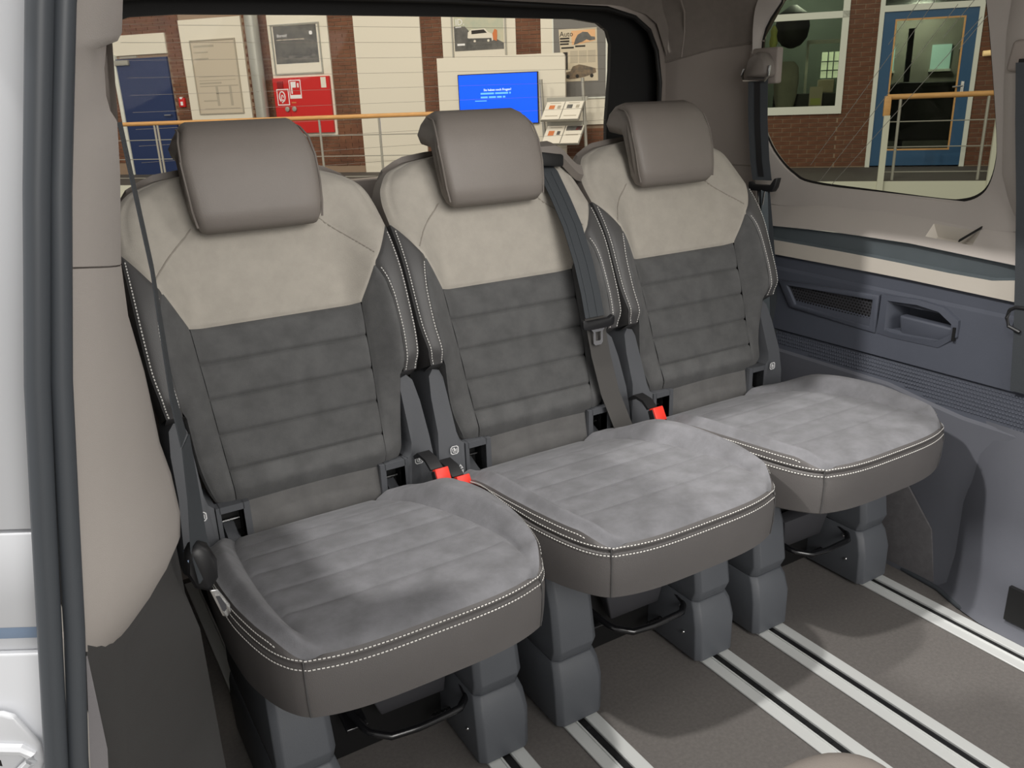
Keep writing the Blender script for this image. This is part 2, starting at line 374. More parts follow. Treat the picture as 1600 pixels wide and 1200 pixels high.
# wheel arch bulge and carpet kick panel
mb = MB(); P = []
for i in range(13):
    a = i / 12; y = .40 + .56 * a
    prof = math.sin(math.pi * min(1, (1 - a) * 3.2) * .5)
    dx = .062 * prof
    P.append([(1.778 - dx * .1, y, .415), (1.768 - dx * .55, y, .34), (1.752 - dx, y, .22), (1.737 - dx, y, .10), (1.722 - dx * 1.0, y, .025), (1.706 - dx * .95, y, .004)])
obj('wheel_arch_cover', mb.grid(P), M['arch_panel'], wr)
obj('arch_foot', MB().tube([(1.66, .40, .004), (1.66, .78, .004), (1.672, .88, .004), (1.70, .95, .004), (1.71, 1.05, .004)], .006), M['rubber'], wr)
obj('kick_panel', MB().prism([(1.712, .965, .01), (1.712, 1.32, .01), (1.748, 1.32, .27), (1.744, 1.12, .255), (1.73, 1.0, .13)], (-.006, 0, 0)), M['side_carpet'], wr, bevel=.002)
obj('arch_vent', MB().box(1.655, 1.665, .70, .775, .04, .12), M['pocket_black'], wr)
# window surround (beige) : strips around the opening
WO = [(1.722, 1.255), (1.722, 1.06), (1.70, .995), (1.66, .945), (1.61, .908), (1.55, .888), (1.35, .878), (1.17, .871), (1.12, .874), (1.085, .887), (1.063, .912), (1.052, .96), (1.055, 1.02), (1.085, 1.20), (1.105, 1.30), (1.12, 1.39), (1.60, 1.39), (1.655, 1.345)]
out = [(1.732, 1.28), (1.732, 1.05), (1.73, .98), (1.728, .92), (1.725, .86), (1.69, .825), (1.40, .83), (1.17, .82), (1.10, .82), (1.02, .82), (.93, .84), (.90, .92), (.90, 1.02), (.90, 1.20), (.90, 1.30), (.90, 1.43), (1.60, 1.43), (1.70, 1.37)]
def catmull(L, n=4):
    o = []; N = len(L)
    for i in range(N):
        p = [L[(i + k - 1) % N] for k in range(4)]
        for q in range(n):
            t = q / n
            o.append(tuple(.5 * (2 * p[1][c] + (p[2][c] - p[0][c]) * t + (2 * p[0][c] - 5 * p[1][c] + 4 * p[2][c] - p[3][c]) * t * t + (3 * p[1][c] - p[0][c] - 3 * p[2][c] + p[3][c]) * t ** 3) for c in (0, 1)))
    return o
WO = catmull(WO); out = catmull(out)
xs = lambda z: 1.858 - .10 * max(0, z - .88)      # tumblehome
rings = [[(xs(z) - .012, y, z) for y, z in out], [(xs(z) - .006, y, z) for y, z in [(a[0] * .55 + b[0] * .45, a[1] * .55 + b[1] * .45) for a, b in zip(WO, out)]], [(xs(z) + .004, y, z) for y, z in WO], [(xs(z) + .024, y, z) for y, z in WO]]
obj('window_surround', MB().grid(rings, closed_u=True), M['beige_trim'], wr)
w2 = thing('window_2', None, None, (1.87, 1.4, .9), kind='structure'); w2['label'] = 'tinted side window beside the seat by the wall'
WG = [(y, xs(z) + .014, z) for y, z in WO]
obj('pane', MB().add([(x, y, z) for y, x, z in WG], [tuple(range(len(WG)))]), M['side_glass'], w2, smooth=False)
mb = MB(); r0 = [(xs(z) + .012, y, z) for y, z in WO]; cy, cz = 1.38, 1.12
r1 = [(xs(z) + .012, y + (cy - y) * .018, z + (cz - z) * .025) for y, z in WO]
obj('window_seal', mb.grid([r0, r1], closed_u=True), M['frame_black'], w2)
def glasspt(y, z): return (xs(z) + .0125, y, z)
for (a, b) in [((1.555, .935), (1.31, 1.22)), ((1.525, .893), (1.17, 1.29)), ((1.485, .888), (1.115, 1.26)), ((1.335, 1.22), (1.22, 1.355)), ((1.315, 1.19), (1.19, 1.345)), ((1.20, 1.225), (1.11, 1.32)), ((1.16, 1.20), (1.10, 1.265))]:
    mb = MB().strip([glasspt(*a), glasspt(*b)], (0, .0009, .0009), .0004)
    obj('reflection_line', mb, M['rail_metal'], w2)  # thin pale strips drawn in for reflections on the pane
# right pillar (front of the window) with belt slot
mb = MB(); P = []
for z, y in [(1.43, 1.02), (1.30, 1.045), (1.22, 1.05), (1.12, 1.045), (1.0, 1.035), (.94, 1.03), (.86, 1.00), (.80, .95)]:
    x = xs(z)
    P.append([(x - .004, y, z), (x - .018, y - .02, z), (x - .030, y - .06, z), (x - .036, y - .12, z), (x - .036, y - .35, z), (x - .02, y - .55, z)])
obj('pillar_trim', mb.grid(P), M['beige_trim'], wr)
obj('pillar_joint', MB().tube([(xs(1.0) - .031, .975, .992), (xs(1.0) - .0375, .90, .990), (xs(1.0) - .0375, .70, .986)], .0022, 6), M['taupe_trim'], wr)
obj('belt_slot', MB().hexa([(1.796, 1.030, 1.15), (1.796, .945, 1.14), (1.830, .945, 1.14), (1.830, 1.030, 1.15)], [(1.792, 1.020, 1.208), (1.792, .945, 1.212), (1.828, .945, 1.212), (1.828, 1.020, 1.208)]), M['taupe_trim'], wr, bevel=.008, seg=3)
obj('slot_mouth', MB().box(1.786, 1.795, .945, .998, 1.158, 1.172), M['frame_black'], wr)

# ---- D pillar, roof, tailgate -----------------------------------------------
wb = thing('wall_back', None, None, (.92, 2.05, 0), kind='structure'); wb['label'] = 'tailgate wall with black window frame and taupe corner pillars'
def dpillar(sgn):
    X = lambda x: .92 + sgn * (x - .92)
    P = []
    for z in (1.30, 1.245, 1.10, .95, .80, .6, .3, 0):
        tz = .03 * max(0, z - .9)
        P.append([(X(1.848 - tz), 1.715, z), (X(1.85 - tz), 1.80, z), (X(1.828 - tz), 1.895, z), (X(1.765), 1.975, z), (X(1.745), 2.03, z), (X(1.745), 2.08, z)])
    obj('corner_pillar', MB().grid(P), M['taupe_trim'], wb)
    obj('pillar_seam', MB().tube([(X(1.745), 2.02, 1.215), (X(1.766), 1.972, 1.225), (X(1.828 - .01), 1.893, 1.245), (X(1.846 - .01), 1.80, 1.25), (X(1.843 - .01), 1.715, 1.255)], .0025, 6), M['headliner'], wb)
    if sgn > 0: obj('pillar_seam', MB().tube([(X(1.828), 1.892, .925), (X(1.849), 1.80, .925), (X(1.848), 1.715, .925)], .0018, 6), M['headliner'], wb)
dpillar(1); dpillar(-1)
# black tailgate frame
gi = [(1.564, .95), (1.566, 1.06), (1.579, 1.20), (1.581, 1.27), (1.568, 1.305), (1.535, 1.325), (1.45, 1.335), (1.05, 1.336), (.70, 1.335), (.40, 1.332), (.30, 1.325), (.245, 1.305), (.215, 1.27), (.20, 1.20), (.20, 1.06), (.20, .95)]
go = [(1.752, .95), (1.757, 1.06), (1.760, 1.16), (1.745, 1.25), (1.715, 1.305), (1.66, 1.340), (1.56, 1.362), (1.05, 1.372), (.70, 1.372), (.36, 1.368), (.19, 1.35), (.10, 1.31), (.06, 1.25), (.04, 1.16), (.04, 1.06), (.04, .95)]
mid = [((a[0] + b[0]) / 2, (a[1] + b[1]) / 2) for a, b in zip(gi, go)]
mb = MB().grid([[(x * .975, 2.00, 1.136 + (z - 1.136) * .975) for x, z in go], [(x, 2.045, z) for x, z in go], [(x, 2.055, z) for x, z in mid], [(x, 2.06, z) for x, z in gi], [(x, 2.075, z) for x, z in gi]])
obj('tailgate_frame', mb, M['frame_black'], wb)
fo = [(.92 + (x * .975 - .92) * 1.10, 1.136 + (z - 1.136) * .975 + .05 * sm(1.1, 1.3, z)) for x, z in go]
obj('frame_flange', MB().grid([[(x * .975, 2.002, 1.136 + (z - 1.136) * .975) for x, z in go], [(x, 2.03, z) for x, z in fo]]), M['taupe_trim'], wb)
obj('tailgate_edge', MB().tube([(x * .974, 1.998, 1.136 + (z - 1.136) * .975) for x, z in go], .007, 8), M['frame_black'], wb)
obj('tailgate_panel', MB().box(.088, 1.752, 2.03, 2.10, -.05, .95), M['taupe_trim'], wb)
w1 = thing('window_1', None, None, (.92, 2.068, .95), kind='structure'); w1['label'] = 'rear window with fine heating wires behind the headrests'
obj('pane', MB().add([(x, 2.068, z) for x, z in gi], [tuple(range(len(gi)))]), M['rear_glass'], w1, smooth=False)
for k in range(11):
    z = .955 + .0355 * k
    obj('heating_wire', MB().box(.275, 1.567, 2.0655, 2.0665, z, z + .0007), M['wire'], w1, smooth=False)
# headliner: rear header, side cove, left edge
ce = thing('ceiling', None, None, (.92, 1.6, 1.4), kind='structure'); ce['label'] = 'taupe headliner along the roof edge'
def cove(sgn, ymin=0):
    X = lambda x: .92 + sgn * (x - .92); P = []
    for y, zl in [(.3, 1.40), (1.0, 1.40), (1.3, 1.395), (1.6, 1.385), (1.655, 1.345), (1.722, 1.255), (1.80, 1.25), (1.893, 1.243), (1.972, 1.225), (2.02, 1.215)]:
        if y < ymin: continue
        xi = tab([(1.8, 1.838), (1.893, 1.818), (1.972, 1.766), (2.02, 1.746)], y)
        P.append([(X(xi), y, zl), (X(xi - .02), y, zl + (1.40 - zl) * .5), (X(xi - .06), y, 1.395), (X(xi - .12), y, 1.405), (X(1.60), y, 1.41)])
    obj('headliner_side', MB().grid(P), M['headliner'], ce)
cove(1); cove(-1, 1.8)
# unseen roof panels, edges set to shade backrests and ledge, around the glass roof opening (opening X .03-1.1, Y up to 1.42)
obj('roof_shade_panel', MB().box(-.03, 1.86, 1.42, 2.0, 1.412, 1.44), M['headliner'], ce, smooth=False)
obj('roof_shade_panel', MB().box(1.10, 1.86, -.2, 1.42, 1.412, 1.44), M['headliner'], ce, smooth=False)
obj('roof_rail', MB().box(-.03, .03, -.2, 1.42, 1.41, 1.44), M['headliner'], ce, smooth=False)
obj('headliner_rear', MB().grid([[(x, 1.999, tab([(.08, 1.16), (.13, 1.31), (.21, 1.35), (.36, 1.368), (1.56, 1.362), (1.66, 1.34), (1.715, 1.305), (1.76, 1.16)], x) + .004) for x in [.10 + i * .041 for i in range(41)]],
                                 [(x, 1.985, 1.405) for x in [.10 + i * .041 for i in range(41)]], [(x, 1.82, 1.412) for x in [.10 + i * .041 for i in range(41)]]]), M['headliner'], ce)
obj('headliner_seam', MB().tube([(1.768, 1.968, 1.228), (1.765, 1.955, 1.29), (1.74, 1.93, 1.345), (1.69, 1.90, 1.39), (1.63, 1.86, 1.412)], .0025, 6), M['taupe_trim'], ce)

# ---- left wall / pillar by the door ------------------------------------------
wl = thing('wall_left', None, None, (.03, .85, 0), kind='structure'); wl['label'] = 'beige pillar trim beside the open sliding door'
FR = [(1.42, .115), (1.213, .068), (1.08, .040), (1.019, .029), (.879, .006), (.764, -.008), (.69, -.019), (.574, -.037), (.2, -.09), (0, -.11)]
FR = FR[::-1]
def pil(z_f, z_i, xi, n=9):      # strip from the front edge (Y .72) to the inner edge (Y 1.0)
    xf = tab(FR, z_f); out = []
    for k in range(n):
        a = k / (n - 1)
        y = .722 + .278 * a; x = xf + (xi - xf) * (a ** .85); z = z_f + (z_i - z_f) * a
        bulge = .010 * math.sin(math.pi * min(1, a * 1.0)) 
        out.append((x + bulge * (1 if a > .06 else .3), y - .02 * math.sin(math.pi * a), z))
    return out
def behind(row, dx=.05): x, y, z = row[-1]; return row + [(x - .004, y + .012, z), (x - dx, y + .03, z)]
UP = [(1.40, 1.42, .155), (1.213, 1.243, .139), (1.186, 1.213, .133), (1.180, 1.206, .127), (1.176, 1.204, .113), (1.158, 1.183, .107), (1.137, 1.158, .105), (1.122, 1.142, .108), (1.113, 1.131, .114), (1.075, 1.081, .109), (1.024, .980, .093)]
obj('pillar_upper', MB().grid([behind(pil(*r)) for r in UP]), M['beige_trim'], wl)
LO = [(1.0225, .9785, .0928), (.975, .922, .091), (.915, .853, .097), (.86, .80, .0985), (.825, .764, .099), (.795, .721, .105), (.765, .668, .107), (.745, .636, .102), (.728, .614, .088), (.712, .590, .066), (.700, .560, .034), (.691, .530, -.005)]
obj('pillar_lower', MB().grid([behind(pil(*r)) for r in LO]), M['beige_trim'], wl)
obj('handle_recess', MB().grid([[(.128, 1.012, 1.215), (.10, 1.07, 1.215)], [(.118, 1.012, 1.12), (.10, 1.07, 1.12)]]), M['taupe_trim'], wl)
P = []
for z in (.74, .69, .60, .50, .38, .2, 0):
    xf = tab(FR, z)
    P.append([(xf + .001, .726, z), (xf + .012, .75, z), (xf + .045, .85, z), (.085 + .02 * (z < .55), 1.0, z), (.105, 1.10, z), (.11, 1.4, z), (.10, 2.0, z)])
obj('lower_trim', MB().grid(P), M['low_dark'], wl)
obj('sill_edge', MB().grid([[(tab(FR, z) + .0005, .7225, z), (tab(FR, z) + .001 + .016 * min(1, (.69 - z) / .12), .722 + .02 * min(1, (.69 - z) / .1), z)] for z in (.686, .66, .64, .6, .57, .5, .35, .2, 0)]), M['sill'], wl)
obj('quarter_panel', MB().box(-.04, .0, 1.03, 2.0, 0, .88), M['low_dark'], wl, smooth=False)  # unseen wall panel, header and pane added to block the key lamp
obj('quarter_header', MB().box(-.03, .02, .72, 2.0, 1.33, 1.42), M['beige_trim'], wl, smooth=False)
w6 = thing('window_6', None, None, (-.01, 1.4, .88), kind='structure'); w6['label'] = 'unseen side window behind the beige door pillar, darkened to block lamp light'
obj('pane', MB().box(-.015, -.010, 1.0, 2.0, .88, 1.33), glass('light_block_glass', (.16, .16, .16), .04), w6, smooth=False)
# door seal: two rubber ribs
tr = thing('trim_1', None, None, (.0, .70, 0), kind='structure'); tr['label'] = 'black double rubber seal of the door opening'
SZ = [(1.45, .1105, .1385), (1.211, .047, .061), (1.083, .020, .034), (.942, -.0075, .008), (.83, -.025, -.0085), (.725, -.041, -.0235), (.60, -.060, -.044), (.3, -.10, -.084), (0, -.13, -.114)]
obj('seal_rib', MB().tube([(a, .70, z) for z, a, b in SZ], .0092, 14), M['rubber'], tr)
obj('seal_rib', MB().tube([(b + .001, .704, z) for z, a, b in SZ], .0082, 14), M['rubber'], tr)
# white painted door jamb with strip and bracket
dj = thing('wall_outside', None, None, (-.08, .76, 0), kind='structure'); dj['label'] = 'white painted metal of the door jamb left of the seal'
def jb(z0, z1, y, name, mat, bev=.002):
    e = lambda z: tab([(0, -.12), (.576, -.067), (.716, -.046), (.809, -.031), (.944, -.010), (1.211, .045), (1.45, .11)], z)
    q = lambda x, z: y + (e(z) - x) * .6
    obj(name, MB().hexa([(-.42, q(-.42, z0), z0), (e(z0), y, z0), (e(z0), y + .03, z0), (-.42, q(-.42, z0) + .03, z0)], [(-.42, q(-.42, z1), z1), (e(z1), y, z1), (e(z1), y + .03, z1), (-.42, q(-.42, z1) + .03, z1)]), mat, dj, bevel=bev)
jb(.815, 1.45, .722, 'jamb_panel', M['body_white']); jb(.726, .8125, .722, 'jamb_panel', M['body_white'])
jb(.714, .726, .726, 'jamb_strip', M['body_blue'], .001); jb(.700, .714, .731, 'jamb_step', M['body_white']); jb(0, .700, .724, 'jamb_panel', M['body_white'])
br = [(-.16, .652), (-.088, .652), (-.080, .648), (-.0665, .618), (-.066, .60), (-.10, .52), (-.16, .52)]
jy = lambda x: .724 + (-.066 - x) * .6
obj('bracket_plate', MB().prism([(x, jy(x) - .001, z) for x, z in br], (-.003, -.006, 0)), M['body_white'], dj, bevel=.003, seg=3)
obj('bracket_bar', MB().tube([(x, jy(x) - .011, z) for x, z in [(-.16, .622), (-.082, .616), (-.077, .610), (-.078, .604), (-.09, .590), (-.12, .56)]], .005, 8), M['body_white'], dj)
for x, z, r in ((-.0985, .634, .0045), (-.1005, .600, .0035)): obj('bracket_hole', MB().tube([(x, jy(x) - .0075, z), (x - .0005, jy(x) - .0085, z)], r, 12), M['pocket_black'], dj)

# ================================================================== SEATS
OB = (1.433, .42); UU = (.387, .922); NN = (-.922, .387)
def B(x, s, d=0): return (x, OB[0] + s * UU[0] + d * NN[0], OB[1] + s * UU[1] + d * NN[1])
def bol(s): return sm(.08, .25, s) * (1 - sm(.38, .64, s))
def DF(x, s):
    a = abs(x)
    d = .058 * bol(s) * sm(.135, .225, a) - .020 * bol(s) * sm(.235, .280, a) ** 1.5
    d += .010 * (1 - sm(.1, .3, s)) * 0
    lim = stab([(.0, .19), (.10, .205), (.2, .215), (.24, .285), (.45, .285), (.55, .268), (.60, .252), (.63, .22), (.65, .18), (.665, .10), (.67, .02)], s)
    d -= (.014 + .006 * sm(.5, .6, s)) * sm(lim - .06, lim + .004, a) * (1 - .5 * sm(.2, .26, s) * (1 - sm(.45, .55, s)))
    d -= .025 * sm(.60, .672, s)
    d -= .028 * (1 - sm(.02, .06, s)) * .8
    return d
def cosp(n): return [(1 - math.cos(math.pi * i / n)) / 2 * .55 + .45 * i / n for i in range(n + 1)]
def patch(name, ss, xl, xr, nc, mat, parent, seams=None, g=.004, lift=0, ends=(True, True)):
    P = []; U = cosp(nc); s0, s1 = ss[0], ss[-1]
    for s in ss:
        a, b = xl(s), xr(s); row = []
        for u in U:
            x = a + (b - a) * u
            dist = min(x - a, b - x)
            if ends[0]: dist = min(dist, s - s0)
            if ends[1]: dist = min(dist, s1 - s)
            d = DF(x, s) + lift - g * math.exp(-(max(0, dist) / .0045) ** 2)
            if seams: d -= seams(x, s)
            row.append(B(x, s, d))
        P.append(row)
    return obj(name, MB().grid(P), mat, parent, angle=60)
def dens(s0, s1, n, extra=()):
    v = {s0 + (s1 - s0) * c for c in cosp(n)}
    for e in extra:
        for k in (-.006, -.003, 0, .003, .006): v.add(e + k)
    return sorted(x for x in v if s0 - 1e-9 <= x <= s1 + 1e-9)
def segdist(px, py, a, b):
    vx, vy = b[0] - a[0], b[1] - a[1]; t = max(0, min(1, ((px - a[0]) * vx + (py - a[1]) * vy) / (vx * vx + vy * vy)))
    return math.hypot(px - a[0] - t * vx, py - a[1] - t * vy)
STI = [(.205, .213), (.225, .214), (.293, .219), (.350, .218), (.390, .213), (.415, .206), (.432, .199)]          # s -> inner stitch x
DIAG = [(.36, .167), (.446, .215), (.507, .2515)]
OUT = [(.205, .241), (.23, .246), (.30, .2535), (.385, .2545), (.47, .2535), (.507, .2525)]
OUTL = [(.022, .165), (.05, .186), (.12, .200), (.205, .207)]
OUTU = [(.507, .2525), (.55, .2505), (.585, .244), (.61, .231), (.633, .210), (.647, .180), (.656, .155), (.663, .10), (.667, .03)]
SEAMS = [.294, .227, .160, .093]

def make_seat():
    t = thing('van_seat', 'x', 'seat', (0, 1.2, 0), 'rear seats in a row')
    # ---------------- backrest
    def ins(x, s): return sum(.0045 * math.exp(-((s - q) / .0035) ** 2) for q in SEAMS) * sm(.165, .15, abs(x)) if False else sum(.0040 * math.exp(-((s - q) / .003) ** 2) for q in SEAMS) - .003 * abs(math.sin(math.pi * (s - .026) / .067)) ** .7
    bi = patch('backrest_insert', dens(.024, .36, 40, SEAMS), lambda s: -tab([(.02, .148), (.36, .165)], s), lambda s: tab([(.02, .148), (.36, .165)], s), 26, M['dark_suede'], t, ins, .005)
    bi['label'] = 'dark grey quilted suede middle of the backrest'
    fs = [((.122, .545), (.165, .505)), ((.165, .505), (.208, .452))]
    def ups(x, s): return .0045 * math.exp(-(min(segdist(abs(x), s, *q) for q in fs) / .004) ** 2) + .0025 * math.exp(-((stab(OUTU, s) - .016 - abs(x)) / .003) ** 2) * (1 if s > .52 else 0)
    hw = lambda s: tab(DIAG, s) if s <= .507 else stab(OUTU, s)
    bu = patch('backrest_upper', dens(.36, .667, 64), lambda s: -hw(s), hw, 66, M['beige_suede'], t, ups, .004, ends=(True, False))
    bu['label'] = 'light beige suede upper backrest'
    for sg in (-1, 1): obj('shoulder_seam', MB().tube([B(sg * x, q, DF(x, q) - .0030) for x, q in [(.118, .552), (.135, .533), (.152, .517), (.165, .504), (.180, .487), (.195, .468), (.207, .452)]], .0016, 6), M['beige_seam'], bu)
    for sg in (-1, 1):
        inn = lambda s: tab([(.02, .149), (.36, .166), (.432, .2005)], s)
        outr = lambda s: stab(OUTL, s) if s < .2 else tab([(.2, .207)] + STI, s)
        f = (lambda s: inn(s), lambda s: outr(s)) if sg > 0 else (lambda s: -outr(s), lambda s: -inn(s))
        patch('side_bolster', dens(.022, .4315, 40), f[0], f[1], 14, M['dark_suede'], t, None, .0035)
        winn = lambda s: stab(STI, s) if s < .432 else tab([(.432, .2015)] + [(a, b) for a, b in DIAG if a > .44], s)
        wout = lambda s: stab(OUT, s)
        f = (lambda s: winn(s), lambda s: wout(s)) if sg > 0 else (lambda s: -wout(s), lambda s: -winn(s))
        w = patch('backrest_wing', dens(.205, .507, 34), f[0], f[1], 14, M['dark_leather'], t, None, .003)
        w['label'] = 'dark leather wing with light stitching'
        nf = lambda p: (0, NN[0], NN[1])
        pts = [B(sg * (x + .0045), s, DF(x + .0045, s) - .0012) for s, x in [(s, stab(STI, s)) for s in [.208 + .008 * k for k in range(28)]]]
        stuff(obj('stitching', stitches(pts, nf), M['thread'], w, smooth=False, weld=False))
        pts = [B(sg * (x - .0045), s, DF(x - .0045, s) - .0005) for s, x in [(s, stab(OUT, s)) for s in [.208 + .01 * k for k in range(30)]]]
        stuff(obj('stitching', stitches(pts, nf), M['thread'], w, smooth=False, weld=False))
        # dark side of the wing going back, closed underneath
        P = []
        for k in range(16):
            s = .205 + .302 * k / 15; x = stab(OUT, s); d0 = DF(x, s) - .003
            P.append([B(sg * x, s, d0), B(sg * (x + .002), s, d0 - .012), B(sg * (x + .002), s, -.04), B(sg * (x - .002), s, -.085)])
        mb = MB().grid(P)
        bt = []
        for u in (0, .25, .5, .75, 1):
            x = .20 + (.241 - .20) * u; bt.append([B(sg * x, .205, DF(x, .205) - .003), B(sg * x, .198, -.01), B(sg * (x - .01), .20, -.085)])
        mb.grid(bt); obj('wing_side', mb, M['dark_leather'], t)
        # lower suede edge turning back
        P = []
        for k in range(10):
            s = .022 + .183 * k / 9; x = stab(OUTL, s); P.append([B(sg * x, s, DF(x, s) - .003), B(sg * (x + .003), s, -.03), B(sg * (x - .004), s, -.075)])
        obj('bolster_edge', MB().grid(P), M['dark_suede'], t)
        # upper side in taupe leather
    ring = [(x, s) for s, x in OUTU[:-1]]
    ring = ring + [(.05, .666), (0, .667)]
    loop = [(x, s) for x, s in ring] + [(-x, s) for x, s in ring[::-1][1:]]
    rows = [[B(x, s, DF(x, s) - .004) for x, s in loop], [B(x * 1.007, s + .006 * sm(.55, .66, s), DF(x, s) - .016) for x, s in loop], [B(x * 1.006, s + .018 * sm(.55, .66, s), -.055) for x, s in loop],
            [B(x * .985, s + .010 * sm(.55, .66, s), -.083) for x, s in loop], [B(x * .93, s - .01, -.092) for x, s in loop]]
    obj('backrest_side', MB().grid(rows), M['taupe_leather'], t)
    full = [(.165, .022), (.186, .05), (.205, .15), (.245, .22), (.25, .38), (.25, .5)] + [(x * .98, s) for x, s in ring[1:]]
    cap = full + [(-x, s) for x, s in full[::-1]]
    obj('backrest_shell', MB().grid([[B(x * .97, s, -.080) for x, s in cap], [B(x * .93, s * .98 + .008, -.094) for x, s in cap]], closed_u=True).add([B(x * .93, s * .98 + .008, -.094) for x, s in cap], [tuple(range(len(cap)))]), M['grey_plastic'], t)
    obj('backrest_underside', MB().grid([[B(x, .022, DF(x, .022) - .003), B(x, .018, -.03), B(x, .03, -.085)] for x in [-.165 + .033 * k for k in range(11)]]), M['dark_suede'], t)
    # ---------------- headrest
    prof = [(1.590, .932), (1.592, .96), (1.601, 1.0), (1.616, 1.045), (1.636, 1.083), (1.660, 1.105), (1.69, 1.113), (1.718, 1.106), (1.733, 1.088), (1.735, 1.062), (1.724, 1.043), (1.690, 1.039), (1.662, 1.036), (1.652, 1.02), (1.645, .985), (1.640, .940), (1.630, .921), (1.608, .916)]
    cyz = (1.655, 1.05)
    # section by x: inset toward own centreline near the ends
    cent = [(1.627, .95), (1.627, .965), (1.632, 1.0), (1.642, 1.035), (1.655, 1.06), (1.668, 1.072), (1.688, 1.076), (1.705, 1.076), (1.71, 1.076), (1.71, 1.068), (1.70, 1.068), (1.68, 1.066), (1.662, 1.06), (1.655, 1.04), (1.635, .99), (1.625, .955), (1.62, .945), (1.615, .945)]
    def hx(k, z):       # half width at this height
        return .1225 + .004 * sm(.93, 1.02, z) - .016 * sm(1.06, 1.115, z) - .006 * (1 - sm(.915, .95, z))
    def hring(u):
        e = abs(u); ins_ = 0 if e < .86 else 1 - math.sqrt(max(0, 1 - ((e - .86) / .14) ** 2))
        rr = []
        for (y, z), c in zip(prof, cent):
            yy = y + (c[0] - y) * ins_ * .75; zz = z + (c[1] - z) * ins_ * .75
            bow = .006 * (1 - e * e) * (1 if y < 1.66 else .3)
            rr.append((u * hx(0, z), yy - bow, zz))
        return rr
    us = [-1, -.995, -.98, -.955, -.92, -.86, -.7, -.45, -.2, 0, .2, .45, .7, .86, .92, .955, .98, .995, 1]
    hd = obj('headrest', MB().loft([hring(u) for u in us]), M['taupe_leather'], t, angle=75)
    hd['label'] = 'smooth taupe leather headrest'
    for sg in (-1, 1):
        sp = [(sg * hx(0, z) * .985, y + .004, z) for y, z in [(1.594, .93), (1.599, .96), (1.606, 1.0), (1.620, 1.045), (1.638, 1.078), (1.662, 1.095), (1.69, 1.10)]]
        obj('headrest_seam', MB().tube(sp, .0022, 6), M['taupe_thread'], hd)
        obj('headrest_post', MB().tube([(sg * .05, 1.70, 1.05), (sg * .05, 1.72, .95)], .006, 8), M['black_metal'], t)
    # ---------------- lumbar panel and hinge brackets
    obj('lumbar_panel', MB().grid([[(x, y - .004 * math.cos(x / .136 * 1.5), z) for x in [-.136 + .0272 * k for k in range(11)]] for y, z in [(1.50, .46), (1.468, .452), (1.463, .44), (1.455, .39), (1.452, .36), (1.455, .32)]]), M['lumbar_suede'], t)
    for sg in (-1, 1):
        br_ = thing('hinge_bracket', None, None, (0, 0, 0)); br_.parent = t
        yb = lambda z: 1.446 + .40 * max(0, z - .46)
        ap = [(.189, .33), (.189, .448), (.199, .456), (.204, .475), (.205, .53), (.206, .585), (.212, .600), (.228, .604), (.240, .592), (.247, .55), (.250, .48), (.256, .42), (.262, .33)]
        arm = MB().loft([[(sg * x, yb(z) + .004, z) for x, z in [(.2245 + (x - .2245) * .9, z) for x, z in ap]], [(sg * x, yb(z) + .016, z) for x, z in ap], [(sg * x, yb(z) + .10, z) for x, z in ap]])
        a_ = obj('hinge_arm', arm, M['grey_plastic'], t)
        bpy.data.objects.remove(br_)
        fr_ = MB()
        for (x0, x1, z0, z1) in [(.130, .142, .345, .447), (.183, .191, .345, .447), (.140, .185, .434, .447), (.140, .185, .345, .369)]:
            a, b = sorted((sg * x0, sg * x1)); fr_.box(a, b, 1.446, 1.47, z0, z1)
        pk = obj('anchor_pocket', fr_, M['grey_plastic'], t, smooth=False)
        a, b = sorted((sg * .142, sg * .183))
        pkb = MB().add([(a, 1.447, .369), (b, 1.447, .369), (b, 1.447, .434), (a, 1.447, .434), (a, 1.50, .369), (b, 1.50, .369), (b, 1.50, .434), (a, 1.50, .434)], [(0, 1, 5, 4), (1, 2, 6, 5), (2, 3, 7, 6), (3, 0, 4, 7), (4, 5, 6, 7)])
        obj('pocket_liner', pkb, M['pocket_black'], pk, smooth=False)
        obj('anchor_bar', MB().tube([(sg * .145, 1.485, .40), (sg * .18, 1.485, .40)], .003, 8), M['steel'], pk)
        ramp = MB().hexa([(sg * .150, 1.452, .369), (sg * .178, 1.452, .369), (sg * .178, 1.495, .369), (sg * .150, 1.495, .369)], [(sg * .155, 1.462, .377), (sg * .175, 1.462, .377), (sg * .175, 1.495, .392), (sg * .155, 1.495, .392)])
        obj('pocket_ramp', ramp, M['grey_plastic'], pk)
        # child-seat symbol
        ic = MB(); cx, cz, yy = sg * .2165, .438, 1.4485
        q = .0095; sq = [(-q, -q * .6), (-q * .6, -q), (q * .6, -q), (q, -q * .6), (q, q * .6), (q * .6, q), (-q * .6, q), (-q, q * .6)]
        ic.grid([[(cx + u, yy, cz + v) for u, v in sq], [(cx + u * .8, yy, cz + v * .8) for u, v in sq]], closed_u=True)
        for u, v, r in [(-.0008, .0035, .0022), (.0008, -.0002, .0026)]:
            ic.add([(cx + u + r * math.cos(2 * math.pi * k / 10), yy, cz + v + r * math.sin(2 * math.pi * k / 10)) for k in range(10)], [tuple(range(10))])
        ic.add([(cx + u, yy, cz + v) for u, v in [(-.0062, .005), (-.0045, .005), (-.003, -.003), (.0035, -.0045), (.0035, -.0062), (-.0042, -.0045)]], [(0, 1, 2, 5), (2, 3, 4, 5)])
        ic.add([(cx + u, yy, cz + v) for u, v in [(.0045, .004), (.006, .004), (.006, -.005), (.0045, -.005)]], [(0, 1, 2, 3)])
        obj('child_seat_symbol', ic, M['white_print'], a_, smooth=False)
